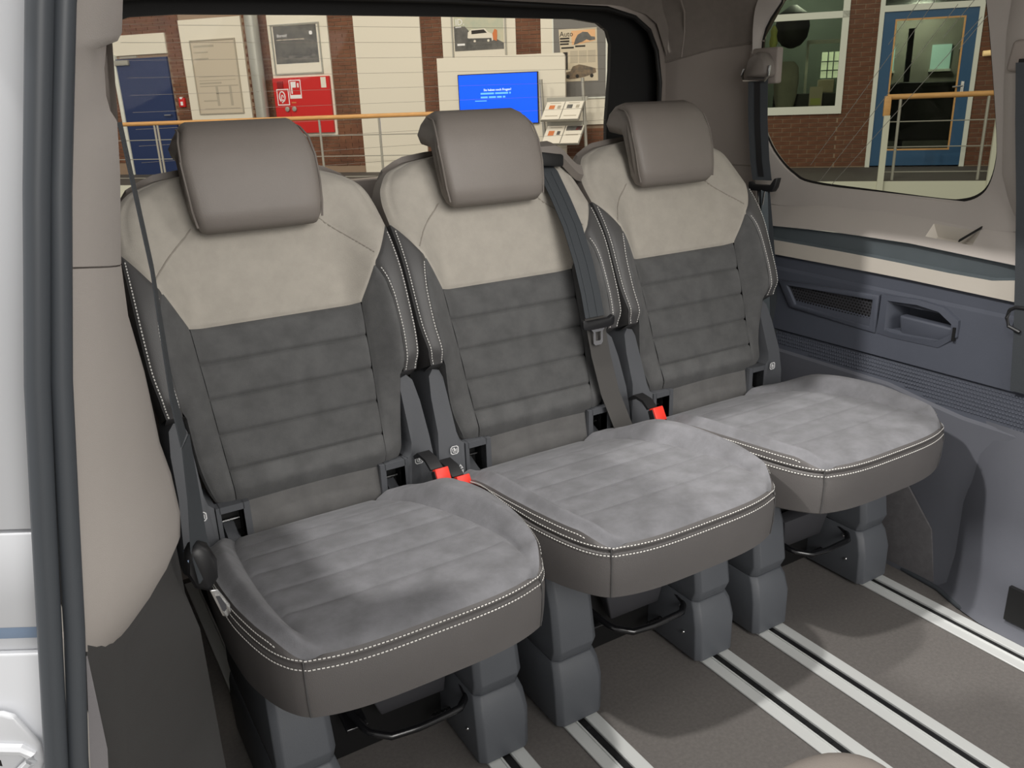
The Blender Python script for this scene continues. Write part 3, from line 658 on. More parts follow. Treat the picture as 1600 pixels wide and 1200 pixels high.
    # ---------------- cushion
    WT = [(.93, .183), (.94, .194), (.955, .204), (.98, .215), (1.03, .228), (1.1, .239), (1.2, .244), (1.3, .240), (1.38, .229), (1.445, .214)]
    ZC = [(.93, .446), (.945, .448), (.97, .449), (1.05, .449), (1.2, .441), (1.3, .426), (1.38, .401), (1.445, .378)]
    def UC(Y, u=1): return stab([(.94, .86), (.98, .86), (1.02, .85), (1.12, .76), (1.29, .60), (1.42, .52)] if u > 0 else [(.94, .82), (1.42, .78)], Y)
    def CU(u, tt):
        Y0 = .93 + .515 * tt; yf = .928 + .022 * abs(u) ** 3.6; Y = yf + (1.445 - yf) * tt
        w = stab(WT, Y0); x = u * w; a = abs(u)
        z = stab(ZC, Y0)
        by = sm(.937, .985, Y0) * (1 - .55 * sm(1.28, 1.42, Y0))
        uc_ = UC(Y0, u); z += (.030 if u > 0 else .020) * sm(uc_, uc_ + (.15 if u > 0 else .10), a) * by + .002 * (1 - a * a)
        z -= .006 * math.exp(-((a - uc_) / .018) ** 2) * sm(.97, 1.02, Y0)
        z -= (.008 * by + .008) * sm(.84, 1.0, a) ** 1.6
        fr = sm(.05, 0, tt) if False else max(0, 1 - tt / .05)
        z -= .007 * fr ** 2
        for q in (.22, .36, .50, .64, .78):
            z -= .0022 * math.exp(-((tt - q) / .008) ** 2) * (1 - sm(uc_ - .06, uc_, a))
        return (x, Y, z)
    TT = sorted({c for c in [i / 60 for i in range(61)]} | {.004, .01, .025, .215, .225, .355, .365, .495, .505, .635, .645, .775, .785})
    uc = [-1 + 2 * k / 36 for k in range(37)]
    ub = [k / 18 for k in range(19)]; UT = lambda tt, u: UC(.93 + .515 * tt, u)
    cu = obj('cushion_top', MB().grid([[CU(u * UT(tt, u), tt) for u in uc] for tt in TT]), M['cushion_suede'], t, angle=75)
    cu['label'] = 'grey suede seat cushion'
    for sg in (-1, 1): obj('cushion_bolster', MB().grid([[CU(sg * (UT(tt, sg) + (1 - UT(tt, sg)) * u), tt) for u in ub] for tt in TT]), M['cushion_suede'], t, angle=75)
    # perimeter: left back -> front -> right back
    per = [CU(-1, tt) for tt in TT[::-1]] + [CU(-1 + 2 * k / 30, 0) for k in range(1, 30)] + [CU(1, tt) for tt in TT]
    n = len(per); nor = []
    for i in range(n):
        a = Vector(per[max(0, i - 2)]); b = Vector(per[min(n - 1, i + 2)]); d = (b - a); nor.append(Vector((d.y, -d.x, 0)).normalized() * (1 if True else -1))
    # outward check: front normal must point to -Y
    if nor[n // 2].y > 0: nor = [-v for v in nor]
    def ringp(o, zf):
        return [(p[0] + v.x * o, p[1] + v.y * o, zf(p)) for p, v in zip(per, nor)]
    side = lambda p: sm(.95, 1.02, p[1])
    zs = lambda p: min(p[2] - .001, .431 - .045 * sm(1.25, 1.445, p[1]))
    band = MB().grid([ringp(0, lambda p: p[2]), ringp(.004, lambda p: p[2] * .6 + zs(p) * .4), ringp(.004, lambda p: zs(p))])
    obj('cushion_band', band, M['skirt_leather'], t)
    zb = lambda p: .337 - .012 * sm(.95, 1.1, p[1]) + .0 * p[0]
    sk = MB().grid([ringp(.004, zs), ringp(-.001, lambda p: zs(p) - .003), ringp(.005, lambda p: zs(p) - .007), ringp(.008, lambda p: zs(p) * .7 + zb(p) * .3), ringp(.006, lambda p: zs(p) * .3 + zb(p) * .7), ringp(.003, lambda p: zb(p) + .004), ringp(-.002, zb)])
    sko = obj('cushion_skirt', sk, M['skirt_leather'], t); sko['label'] = 'smooth dark leather side of the cushion'
    bt = ringp(-.002, zb); h = len(bt) // 2
    obj('cushion_base', MB().grid([bt[:h], [(p[0] * .1, p[1], p[2] + .004) for p in bt[:h]]]).grid([bt[-h:], [(p[0] * .1, p[1], p[2] + .004) for p in bt[-h:]]]), M['pocket_black'], t)
    def nfun(p):
        i = min(range(n), key=lambda k: (per[k][0] - p[0]) ** 2 + (per[k][1] - p[1]) ** 2); return nor[i]
    s1 = [(p[0] + v.x * .0045, p[1] + v.y * .0045, zs(p) + .0045) for p, v in zip(per, nor)]
    s2 = [(p[0] + v.x * .0062, p[1] + v.y * .0062, zs(p) - .0095) for p, v in zip(per, nor)]
    for q in (s1, s2): stuff(obj('stitching', stitches(q[6:-6], nfun), M['thread'], sko, smooth=False, weld=False))
    for lo, hi in ((6, len(TT) - 7), (n - len(TT) + 7, n - 6)):
        q = [(p[0] + v.x * .0032, p[1] + v.y * .0032, p[2] - .0055) for p, v in zip(per, nor)][lo:hi]
        stuff(obj('stitching', stitches(q, nfun), M['thread'], sko, smooth=False, weld=False))
    for sg in (-1, 1):     # vertical corner seams
        i = min(range(n), key=lambda k: abs(per[k][0] - sg * .186) + abs(per[k][1] - .945)); p, v = per[i], nor[i]
        obj('corner_seam', MB().tube([(p[0] + v.x * o, p[1] + v.y * o, z) for o, z in ((.003, p[2] - .002), (.0045, .436), (.0085, .41), (.0075, .37), (.004, .342))], .0014, 6), M['dark_leather'], sko)
    # ---------------- legs
    for sg in (-1, 1):
        cx = sg * .1738
        def ringz(z, yf, hw_, yb=1.40): return [(cx - hw_, yf + .010, z), (cx - hw_ + .012, yf, z), (cx + hw_ - .012, yf, z), (cx + hw_, yf + .010, z), (cx + hw_, yb, z), (cx - hw_, yb, z)]
        lg = obj('leg', MB().loft([ringz(.007, 1.055, .052), ringz(.085, 1.056, .054), ringz(.122, 1.066, .051), ringz(.138, 1.077, .047)]), M['leg_plastic'], t, bevel=.0025, angle=35)
        obj('leg_cover', MB().loft([ringz(.1385, 1.077, .046), ringz(.165, 1.066, .048), ringz(.25, 1.078, .046), ringz(.35, 1.115, .040)]), M['leg_plastic'], lg, bevel=.0025, angle=35)
        ix = cx - sg * .0535
        for (yy, zz) in ((1.10, .06), (1.115, .115), (1.12, .185)):
            obj('screw', MB().ball((cx - sg * (.0535 if zz < .1 else .0495), yy, zz), .0042, 8), M['steel'], lg)
        obj('leg_slider', MB().box(cx - .012, cx + .012, 1.10, 1.38, .002, .02), M['black_metal'], lg)
    # ---------------- mechanism under the cushion
    bar = [(-.075, 1.30, .175), (-.075, 1.16, .150), (-.062, 1.105, .138), (-.030, 1.082, .131), (.02, 1.078, .128), (.10, 1.085, .124), (.128, 1.11, .124), (.135, 1.16, .135), (.135, 1.30, .17)]
    bb = resample([Vector(p) for p in bar], .012)
    obj('release_bar', MB().tube(bb, .0068, 10), M['black_metal'], t)
    obj('underseat_shade', MB().hexa([(-.122, 1.215, .006), (.122, 1.215, .006), (.122, 1.40, .006), (-.122, 1.40, .006)], [(-.122, 1.195, .335), (.122, 1.195, .335), (.122, 1.40, .335), (-.122, 1.40, .335)]), M['pocket_black'], t, bevel=.004)  # black block added to give the shade under the seat
    obj('base_cover', MB().hexa([(-.012, 1.175, .098), (.112, 1.172, .098), (.112, 1.19, .098), (-.012, 1.19, .098)], [(-.045, 1.150, .185), (.112, 1.148, .185), (.112, 1.19, .185), (-.045, 1.19, .185)]), M['under_grey'], t, bevel=.003)
    obj('seat_pan', MB().box(-.13, .13, 1.10, 1.38, .310, .335), M['black_metal'], t, bevel=.004)
    obj('slide_lever', MB().hexa([(-.085, 1.15, .11), (-.045, 1.15, .108), (-.045, 1.24, .13), (-.085, 1.24, .13)], [(-.085, 1.15, .118), (-.045, 1.15, .116), (-.045, 1.24, .138), (-.085, 1.24, .138)]), M['black_metal'], t, bevel=.002)
    for k in range(5): obj('spring_coil', MB().tube([(.085 + .008 * k + .004 * math.sin(j * .7), 1.17 + .006 * math.cos(j * .7), .05 + .006 * math.sin(j * .7)) for j in range(10)], .0018, 6), M['black_metal'], t)
    return t
def buckle(root, x, y, z, tilt=0.0, strap=True):
    """belt buckle with red button, a part of the seat"""
    c = Vector((x, y, z))
    def T(p): return rot_about(Vector(p) + c, c, 'X', math.radians(-28) ) if True else p
    def hx8(x0, x1, y0, y1, z0, z1, tp=.85):
        a = [T(p) for p in [(x0, y0, z0), (x1, y0, z0), (x1, y1, z0), (x0, y1, z0)]]; b = [T(p) for p in [(x0 * tp, y0 * tp, z1), (x1 * tp, y0 * tp, z1), (x1 * tp, y1 * tp, z1), (x0 * tp, y1 * tp, z1)]]
        return MB().hexa(a, b)
    bk = obj('belt_buckle', hx8(-.019, .019, -.011, .011, -.055, .020), M['black_plastic'], root, bevel=.003)
    obj('release_button', hx8(-.015, .015, -.0135, .004, -.010, .0225, .97), M['red_button'], bk, bevel=.002)
    if strap: obj('buckle_strap', MB().strip([(x - .012, y + .075, z + .026), (x - .012, y + .055, z + .040), (x - .008, y + .03, z + .034), (x - .004, y + .015, z + .018)], (.026, 0, 0), .007), M['black_plastic'], bk)

SX = [.405, .920, 1.435]
seat0 = make_seat()
seats = [seat0, copy_tree(seat0), copy_tree(seat0)]
SL = ['grey van seat nearest the open door, largest in the photo', 'middle van seat of the three, with a belt down its backrest', 'grey van seat beside the side wall and its window']
for s_, x, l in zip(seats, SX, SL): s_.location = (x, 1.2, 0); s_['label'] = l
bpy.context.view_layer.update()
buckle(seats[0], SX[0] + .222, 1.355, .428)
buckle(seats[1], SX[1] - .252, 1.345, .405)
buckle(seats[2], SX[2] - .258, 1.355, .432)
wx, wy = SX[1] - .205, 1.4485
mb = MB().add([(wx - .007, wy, .392), (wx + .007, wy, .392), (wx, wy, .403), (wx - .003, wy - .0001, .3945), (wx + .003, wy - .0001, .3945), (wx, wy - .0001, .3995)], [(0, 1, 4, 3), (1, 2, 5, 4), (2, 0, 3, 5)])
mb.add([(wx - .007, wy, .377), (wx + .007, wy, .377), (wx + .007, wy, .389), (wx - .007, wy, .389), (wx - .001, wy, .380), (wx + .004, wy, .380), (wx + .004, wy, .386), (wx - .001, wy, .386)], [(0, 1, 5, 4), (1, 2, 6, 5), (2, 3, 7, 6), (3, 0, 4, 7)])
obj('warning_symbol', mb, M['white_print'], seats[1], smooth=False)
# middle seat: belt outlet on the shoulder
g = MB(); P = []
for k in range(13):
    x = SX[1] + .115 + .150 * k / 12; e = abs((k - 6) / 6); dz = -.05 * sm(.5, 1, (x - SX[1] - .115) / .15) 
    P.append([(x, 1.660 - .02 * 0, .985 + dz + .004), (x, 1.648, 1.005 + dz), (x, 1.655, 1.026 + dz), (x, 1.69, 1.036 + dz - .004 * e), (x, 1.735, 1.028 + dz), (x, 1.75, .99 + dz)])
gd = obj('belt_outlet', g.grid([[p[i] for p in P] for i in range(6)]), M['taupe_leather'], seats[1]); gd['label'] = 'taupe belt outlet on the shoulder'
obj('outlet_mouth', MB().hexa([(SX[1] + .122, 1.640, .985), (SX[1] + .205, 1.640, .978), (SX[1] + .205, 1.67, .978), (SX[1] + .122, 1.67, .985)], [(SX[1] + .122, 1.644, 1.018), (SX[1] + .208, 1.644, 1.006), (SX[1] + .208, 1.67, 1.006), (SX[1] + .122, 1.67, 1.018)]), M['pocket_black'], gd, bevel=.006)

# ================================================================== BELTS
def tongue(parent, c, w=.06, tilt=0):
    c = Vector(c); x = c.x; y = c.y; z = c.z
    tg = obj('tongue_cover', MB().loft([[(x + a * w / 2, y + yy, z + b) for a, b in [(-1, -.004), (-.95, -.011), (-.6, -.014), (.6, -.014), (.95, -.011), (1, -.004), (1.02, .008), (.95, .012), (.7, .006), (-.7, .006), (-.95, .012), (-1.02, .008)]] for yy in (-.008, .006)]), M['black_plastic'], parent, bevel=.002)
    obj('tongue_plate', MB().grid([[(x + a, y - .004, z - .013 + b) for a, b in [(-.020, 0), (.020, 0), (.013, -.008), (.013, -.034), (.008, -.039), (-.008, -.039), (-.013, -.034), (-.013, -.008)]], [(x + a, y - .004, z - .013 + b) for a, b in [(-.008, -.008), (.008, -.008), (.007, -.012), (.007, -.027), (.005, -.029), (-.005, -.029), (-.007, -.027), (-.007, -.012)]]], closed_u=True), M['steel'], tg, smooth=False)
    return tg
b2 = thing('seat_belt', 'dark grey seat belt running down the backrest of the middle seat', 'seat belt', (SX[1] + .17, 1.45, .36), 'seat belts')
x1 = SX[1]
def on(x, s, d): p = B(x, s, d); return (p[0] + x1, p[1], p[2])
up = [on(.160, .615, .0), on(.166, .59, .012), on(.172, .52, .028), on(.170, .45, .050), on(.168, .36, .062), on(.164, .29, .066), on(.160, .235, .066)]
obj('webbing', MB().strip(up, (.052, 0, 0), .0016), M['webbing'], b2)
for o in (-.011, .0105):
    obj('webbing_rib', MB().strip([(p[0] + o, p[1] - .0012, p[2] + .0005) for p in up[1:]], (.008, 0, 0), .0014), M['webbing'], b2)
tongue(b2, on(.159, .222, .072), .086)
lowp = [on(.162, .235, .060), on(.170, .15, .040), on(.186, .06, .018), on(.205, -.02, .01), on(.215, -.07, .015)]
obj('lap_webbing', MB().strip(lowp, (.052, 0, 0), .0016), material('webbing_brown', rgb(74, 72, 70), .8), b2)
# belt of the seat by the wall, hanging from the corner pillar
b3 = thing('seat_belt', 'black seat belt hanging from the corner pillar beside the side window', 'seat belt', (1.80, 1.66, .3), 'seat belts')
obj('webbing', MB().strip([(1.792, 1.690, 1.160), (1.790, 1.680, 1.05), (1.790, 1.665, .95), (1.790, 1.652, .895)], (.018, -.052, 0), .0018), M['webbing'], b3)
obj('webbing_rib', MB().strip([(1.7895, 1.690, 1.150), (1.7875, 1.680, 1.05), (1.7875, 1.665, .95), (1.7875, 1.654, .905)], (.005, -.014, 0), .0018), M['black_plastic'], b3)
obj('webbing_lower', MB().strip([(1.792, 1.645, .87), (1.79, 1.625, .78), (1.787, 1.60, .66), (1.783, 1.575, .50), (1.78, 1.552, .31)], (.012, -.030, 0), .0018), M['webbing'], b3)
obj('webbing_lower', MB().strip([(1.783, 1.635, .87), (1.774, 1.602, .66), (1.768, 1.582, .50), (1.765, 1.565, .31)], (.008, -.016, 0), .0018), M['blue_grey'], b3)
obj('tongue_cover', MB().loft([[(1.79 + a * .010 + q, 1.645 - a * .036, .882 + b) for a, b in [(-1, -.004), (-.9, -.014), (.9, -.016), (1.1, -.004), (1.25, .022), (1.0, .020), (.7, .002), (-.7, .002), (-1, .010)]] for q in (-.012, .006)]), M['black_plastic'], b3, bevel=.002)
obj('tongue_plate', MB().tube([(1.778, 1.655, .868), (1.776, 1.645, .832), (1.776, 1.632, .832), (1.777, 1.628, .868)], .002, 6), M['steel'], b3)
an = thing('belt_anchor', 'taupe belt anchor with chrome loop on the corner pillar', 'belt anchor', (1.80, 1.69, 1.16))
obj('height_adjuster', MB().box(1.812, 1.835, 1.645, 1.745, 1.145, 1.236), M['taupe_trim'], an, bevel=.006, seg=3)
cv = [(1.735, 1.17), (1.733, 1.195), (1.718, 1.215), (1.695, 1.226), (1.672, 1.22), (1.655, 1.20), (1.650, 1.17), (1.655, 1.162), (1.73, 1.163)]
obj('anchor_cover', MB().loft([[(1.812, y, z) for y, z in cv], [(1.792, y, z) for y, z in cv], [(1.780, 1.693 + (y - 1.693) * .82, 1.19 + (z - 1.19) * .82) for y, z in cv]]), M['taupe_leather'], an, angle=60)
obj('anchor_loop', MB().tube([(1.786, 1.738, 1.185), (1.782, 1.739, 1.168), (1.780, 1.730, 1.156), (1.780, 1.655, 1.154), (1.782, 1.645, 1.166), (1.786, 1.646, 1.190)], .004, 8), M['steel'], an)
# belt by the door: almost edge-on strap and its buckle stop
b1 = thing('seat_belt', 'thin dark seat belt beside the beige door pillar, seen almost edge-on', 'seat belt', (.125, 1.02, .5), 'seat belts')
obj('webbing', MB().strip([(.1215, 1.025, 1.125), (.127, 1.02, .965), (.124, 1.02, .812), (.128, 1.02, .752)], [(.009, .046, 0), (.009, .046, 0), (.011, .046, 0), (.014, .045, 0)], .0016), M['webbing'], b1)
obj('lap_webbing', MB().strip([(.130, 1.02, .75), (.128, 1.02, .68), (.124, 1.02, .612), (.126, 1.01, .57)], [(.016, .044, 0), (.020, .042, 0), (.026, .04, 0), (.026, .04, 0)], .0016), M['webbing'], b1)
obj('buckle_stop', MB().loft([[(.121 + a * k, yy, .583 + b * k) for a, b in [(-.016, .024), (-.020, -.002), (-.012, -.026), (.004, -.036), (.017, -.020), (.019, .006), (.012, .026), (0, .034), (-.010, .033)]] for yy, k in ((.998, .8), (1.004, 1), (1.018, 1), (1.024, .85))]), M['black_plastic'], b1, angle=50)
tpl = [(.124, .553), (.134, .551), (.1455, .524), (.1455, .513), (.1395, .507), (.134, .511)]; tcx, tcz = .1355, .529
obj('tongue_plate', MB().loft([[(x, yy, z) for x, z in tpl] for yy in (.995, .998)]), M['steel'], b1, bevel=.001)
obj('tongue_slot', MB().loft([[(tcx + (x - tcx) * .5, yy, tcz + (z - tcz) * .55) for x, z in tpl] for yy in (.9943, .9946)]), M['under_grey'], b1)
obj('buckle_lever', MB().hexa([(.105, 1.0, .60), (.118, 1.0, .565), (.118, 1.03, .565), (.105, 1.03, .60)], [(.112, 1.0, .605), (.125, 1.0, .572), (.125, 1.03, .572), (.112, 1.03, .605)]), M['body_blue'], b1)
# belt at the right picture edge
b4 = thing('seat_belt', 'dark seat belt at the right picture edge, on the window pillar', 'seat belt', (1.785, .93, .55), 'seat belts')
obj('webbing', MB().strip([(1.783, .975, 1.165), (1.782, .957, 1.05), (1.780, .930, .90), (1.778, .908, .76), (1.776, .888, .62), (1.774, .875, .50)], (.004, -.050, 0), .0018), M['webbing'], b4)
obj('belt_stop', MB().tube([(1.775, .930, .672), (1.772, .932, .655), (1.771, .925, .638), (1.771, .900, .630)], .004, 8), M['black_plastic'], b4)
obj('belt_stop', MB().tube([(1.775, .930, .672), (1.775, .918, .680), (1.775, .89, .682)], .004, 8), M['black_plastic'], b4)

# taupe rounded pad at the bottom of the picture
pd = thing('seat_pad', 'taupe rounded pad just showing at the bottom edge of the photo', 'seat pad', (.655, .43, .35))
mb = MB(); rings = []
for k in range(9):
    a = k / 8 * math.pi / 2; r = .112 * math.cos(a) ** .45 if k < 8 else .004; z = .372 + .048 * math.sin(a)
    rings.append([(.628 + r * math.cos(q) * (1.0), .435 + r * .62 * math.sin(q), z) for q in [2 * math.pi * j / 28 for j in range(28)]])
obj('pad_top', mb.loft([[(x, y, .31) for x, y, z in rings[0]]] + rings), M['taupe_leather'], pd, angle=80)
obj('pad_piping', MB().tube([(.628 + .1135 * math.cos(q), .435 + .0715 * math.sin(q), .372) for q in [2 * math.pi * j / 28 for j in range(29)]], .003, 6), M['taupe_thread'], pd)
obj('pad_stem', MB().tube([(.628, .435, .0), (.628, .435, .34)], [.05, .035], 14), M['black_plastic'], pd)

# ================================================================== SHOWROOM
W0 = Vector((7.183, 12.249, 0)); WD = Vector((.664, -.748, 0)).normalized(); WN = Vector((-.748, -.664, 0)).normalized()
def W(a, b, z): p = W0 + WD * a + WN * b; return (p.x, p.y, z)
def wbox(a0, a1, b0, b1, z0, z1, mb=None):
    mb = mb or MB(); return mb.hexa([W(a0, b0, z0), W(a1, b0, z0), W(a1, b1, z0), W(a0, b1, z0)], [W(a0, b0, z1), W(a1, b0, z1), W(a1, b1, z1), W(a0, b1, z1)])
def wpoly(pts, b, th=.004): return MB().loft([[W(a, b, z) for a, z in pts], [W(a, b + th, z) for a, z in pts]])
WM = Matrix((( WD.x, 0, WN.x, 0), (WD.y, 0, WN.y, 0), (0, 1, 0, 0), (0, 0, 0, 1)))
def wtext(body, size, a, b, z, align='LEFT'):
    m = WM.copy(); p = W(a, b, z); m.translation = Vector(p); return text_mesh(body, size, m, .001, align)
def A(a, b): return a * (1 - .074 * b) + .324 * b
def Zn(z, b): return 1.136 + (z - 1.136) * (1 - .074 * b)
hw_ = thing('wall_showroom', None, None, W(0, 0, 0), kind='structure'); hw_['label'] = 'brick wall of the showroom with white panels'
for a0, a1, z0, z1 in [(-14, 4.0, -.6, 5.2), (4.0, 5.14, -.6, .74), (5.14, 5.56, -.6, 5.2), (4.0, 5.14, 2.55, 5.2), (5.56, 6.86, 2.5, 5.2), (6.86, 12, -.6, 5.2), (5.56, 6.86, -.6, -.02)]:
    obj('wall_backing', wbox(a0, a1, -.25, -.012, z0, z1), M['mortar'], hw_, smooth=False)
# bricks: the nearest 300 are single parts, the rest one joined part
BH, BL = .0625, .25
cand = []
for a0, a1, z0, z1 in [(4.0, 5.14, 0, .74), (5.14, 5.56, 0, 2.6), (6.86, 7.9, 0, 2.6), (-8.6, -7.52, .2, 2.7), (-6.28, -5.97, .4, 2.75), (-7.52, -5.97, 2.44, 2.9), (-4.66, -4.15, .4, 2.7), (-3.0, -2.53, .3, 2.7), (-1.33, -.97, .3, 2.7), (.28, .69, .3, 2.7), (1.84, 2.6, .0, 2.4), (.4, 1.9, .2, .62), (-7.52, -2.53, .1, .75)]:
    r = 0; z = z0
    while z < z1 - .02:
        off = (0 if int(round(z / BH)) % 2 else -.125); k = math.floor(a0 / BL) - 1
        while True:
            s = k * BL + off; e = s + BL - .011; k += 1
            if s > a1: break
            s = max(s, a0); e = min(e, a1)
            if e - s > .03: cand.append((s, e, z, min(z + BH - .011, z1)))
        z += BH
cx_, cy_ = 0, 0
def bdist(c): p = W((c[0] + c[1]) / 2, 0, c[2]); return math.hypot(p[0], p[1]) - (100 if c[0] > 4.15 and c[0] < 7.4 else 0)
cand.sort(key=bdist)
bmesh_cache = {}
for i, c in enumerate(cand[:300]):
    key = (round(c[1] - c[0], 3), round(c[3] - c[2], 3))
    if key not in bmesh_cache:
        mb = MB(); L, h = key
        mb.hexa([tuple(WD * 0 + WN * -.02), tuple(WD * L + WN * -.02), tuple(WD * L), (0, 0, 0)], [tuple(WN * -.02 + Vector((0, 0, h))), tuple(WD * L + WN * -.02 + Vector((0, 0, h))), tuple(WD * L + Vector((0, 0, h))), (0, 0, h)])
        me = bpy.data.meshes.new('brick'); me.from_pydata(mb.v, [], mb.f); me.materials.append(M['brick']); bmesh_cache[key] = me
    o = bpy.data.objects.new('brick', bmesh_cache[key]); COL.objects.link(o); o.parent = hw_
    o.location = Vector(W(c[0], random.uniform(-.003, .003), c[2])) - hw_.location
mb = MB()
for c in cand[300:]: wbox(c[0], c[1], -.02, random.uniform(-.002, .004), c[2], c[3], mb)
stuff(obj('brickwork', mb, M['brick'], hw_, smooth=False, weld=False))
# white wall panels between the piers
for a0, a1, z0, z1, b in [(-5.96, -4.68, .85, 2.62, .02), (-4.16, -3.01, .62, 3.2, .02), (-2.53, -1.34, -.3, 3.2, .015), (-.96, .28, -.3, 3.2, .015), (.69, 1.84, .68, 3.2, .02), (-7.52, -6.29, 2.1, 2.44, .02)]:
    obj('wall_panel', wbox(a0, a1, -.015, b, z0, z1), M['wall_panel'], hw_, smooth=False)
struct(obj('floor_platform', wbox(-14, 12, -6, 2.0, -.12, -.02), M['platform'], smooth=False))['label'] = 'dark raised walkway in front of the showroom wall'
struct(obj('floor_showroom', MB().box(-14, 22, -8, 26, -.75, -.70), M['hall_floor'], smooth=False))['label'] = 'showroom floor outside the van'
struct(obj('trim_2', wbox(-14, 12, 1.98, 2.04, -.70, -.022), M['fascia'], smooth=False))['label'] = 'pale fascia under the raised walkway'

# blue door on the left
d1 = thing('door_1', None, None, W(-6.86, .03, 0), kind='structure'); d1['label'] = 'dark blue door on the left of the showroom wall'
obj('door_leaf', wbox(-7.42, -6.30, .0, .04, -.02, 2.04), M['door_blue'], d1, smooth=False)
obj('door_frame', wbox(-7.50, -7.425, -.01, .06, -.02, 2.12), M['white_frame'], d1, smooth=False)
obj('door_closer', wbox(-7.42, -7.12, .04, .09, 1.93, 2.02), M['rail_metal'], d1, bevel=.006)
obj('closer_arm', wbox(-7.30, -6.92, .05, .07, 2.05, 2.08), M['rail_metal'], d1)
obj('door_handle', MB().tube([W(-6.36, .04, 1.04), W(-6.36, .09, 1.04), W(-6.50, .09, 1.04)], .011, 8), M['steel'], d1)
# info sheet panel
def frame(parent, a0, a1, z0, z1, b, w, mat, name='frame'):
    mb = MB()
    for q in [(a0, a1, z0, z0 + w), (a0, a1, z1 - w, z1), (a0, a0 + w, z0 + w, z1 - w), (a1 - w, a1, z0 + w, z1 - w)]: wbox(q[0], q[1], b, b + .02, q[2], q[3], mb)
    return obj(name, mb, mat, parent, smooth=False)
sh = thing('notice_sheet', 'faded notice sheet on the panel beside the grey pipe', 'notice', W(-5.3, .03, 1.04))
obj('sheet', wbox(-5.75, -4.85, .021, .028, 1.05, 2.26), M['paper3'], sh, smooth=False); frame(sh, -5.77, -4.83, 1.03, 2.28, .021, .02, M['print_grey'])
mb = MB()
for a0, a1, z0, z1 in [(-5.70, -5.28, 2.155, 2.19), (-5.70, -5.42, 2.06, 2.085), (-5.70, -5.42, 1.95, 1.98), (-5.68, -4.92, 1.66, 1.668), (-5.68, -4.92, 1.60, 1.608), (-5.68, -5.22, 1.545, 1.57), (-5.68, -4.88, 1.50, 1.515), (-5.36, -5.31, 1.17, 1.50), (-5.08, -5.03, 1.17, 1.50), (-5.36, -5.08, 1.37, 1.39), (-5.64, -5.36, 1.25, 1.27), (-5.64, -4.9, 1.12, 1.13)]: wbox(a0, a1, .0285, .030, z0, z1, mb)
obj('sheet_print', mb, M['print_grey'], sh, smooth=False)
tag(obj('wall_pipe', MB().tube([W(-4.37, .16, z) for z in (-.02, .5, 1, 2, 3, 4.2)], .115, 18), M['pipe']), 'vertical grey pipe beside the fire hose cabinet', 'pipe')
al = thing('fire_alarm', 'small red fire alarm box on the brick beside the blue door', 'fire alarm', W(-6.12, .02, 1.18))
obj('alarm_box', wbox(-6.18, -6.05, .0, .05, 1.17, 1.33), M['fire_red'], al, bevel=.01)
obj('alarm_glass', wbox(-6.135, -6.085, .05, .056, 1.20, 1.265), M['white_print'], al); obj('alarm_label', wbox(-6.14, -6.09, .02, .055, 1.31, 1.345), M['white_print'], al)
# posters
p2 = thing('wall_poster', 'dark grey framed poster above the red fire cabinet', 'poster', W(-3.63, .03, 1.65), 'framed posters')
obj('poster_sheet', wbox(-4.07, -3.19, .021, .028, 1.66, 2.42), M['paper'], p2, smooth=False); frame(p2, -4.10, -3.16, 1.63, 2.44, .021, .022, M['rail_metal'])
obj('poster_picture', wbox(-4.05, -3.22, .0285, .030, 1.81, 2.41), M['poster_dark'], p2, smooth=False)
obj('poster_text', wtext('Bereit!', .075, -3.99, .031, 2.235), M['white_print'], p2, smooth=False)
mb = MB(); [wbox(a, a + .085, .0305, .0315, 2.185, 2.20, mb) for a in (-3.99, -3.88, -3.77, -3.66, -3.55)]
obj('poster_line', mb, M['paper3'], p2, smooth=False)
obj('poster_emblem', MB().tube([W(-3.33, .0305, 2.28), W(-3.33, .032, 2.28)], .032, 16), M['white_print'], p2)
mb = MB()
for k in range(8): wbox(-3.98 + .09 * k, -3.93 + .09 * k + .02 * (k % 3), .0305, .0312, 1.86 + .018 * (k % 4), 1.875 + .02 * (k % 4) + .01 * (k % 3), mb)
obj('poster_scene', mb, M['poster_grey'], p2, smooth=False)
p4 = thing('wall_poster', 'framed poster of a white off-road car above the blue screen', 'poster', W(-.33, .03, 1.75), 'framed posters')
obj('poster_sheet', wbox(-.76, .10, .016, .023, 1.76, 2.50), M['paper'], p4, smooth=False); frame(p4, -.79, .13, 1.73, 2.52, .016, .022, M['rail_metal'])
obj('poster_picture', wbox(-.745, .085, .0235, .025, 1.86, 2.48), M['poster_sky'], p4, smooth=False)
obj('poster_ground', wpoly([(-.745, 1.86), (.085, 1.86), (.085, 1.95), (-.05, 2.02), (-.45, 2.08), (-.50, 2.16), (-.56, 2.22), (-.745, 2.23)], .0255, .001), M['poster_dark'], p4, smooth=False)
obj('poster_car', wpoly([(-.52, 2.05), (-.51, 2.13), (-.45, 2.17), (-.22, 2.175), (-.17, 2.12), (-.10, 2.09), (-.09, 2.0), (-.14, 1.96), (-.40, 1.98)], .027, .001), M['paper'], p4, smooth=False)
obj('poster_car_glass', wpoly([(-.45, 2.10), (-.45, 2.155), (-.24, 2.16), (-.19, 2.11)], .0285, .001), M['ink'], p4, smooth=False)
obj('poster_car_grille', wpoly([(-.50, 1.93), (-.51, 2.04), (-.12, 2.03), (-.10, 1.94)], .0285, .001), M['poster_dark'], p4, smooth=False)
mb = MB()
for a in (-.40, -.17): mb.tube([W(a, .029, 1.995), W(a, .0305, 1.995)], .02, 10)
obj('poster_car_lamp', mb, M['paper'], p4, smooth=False)
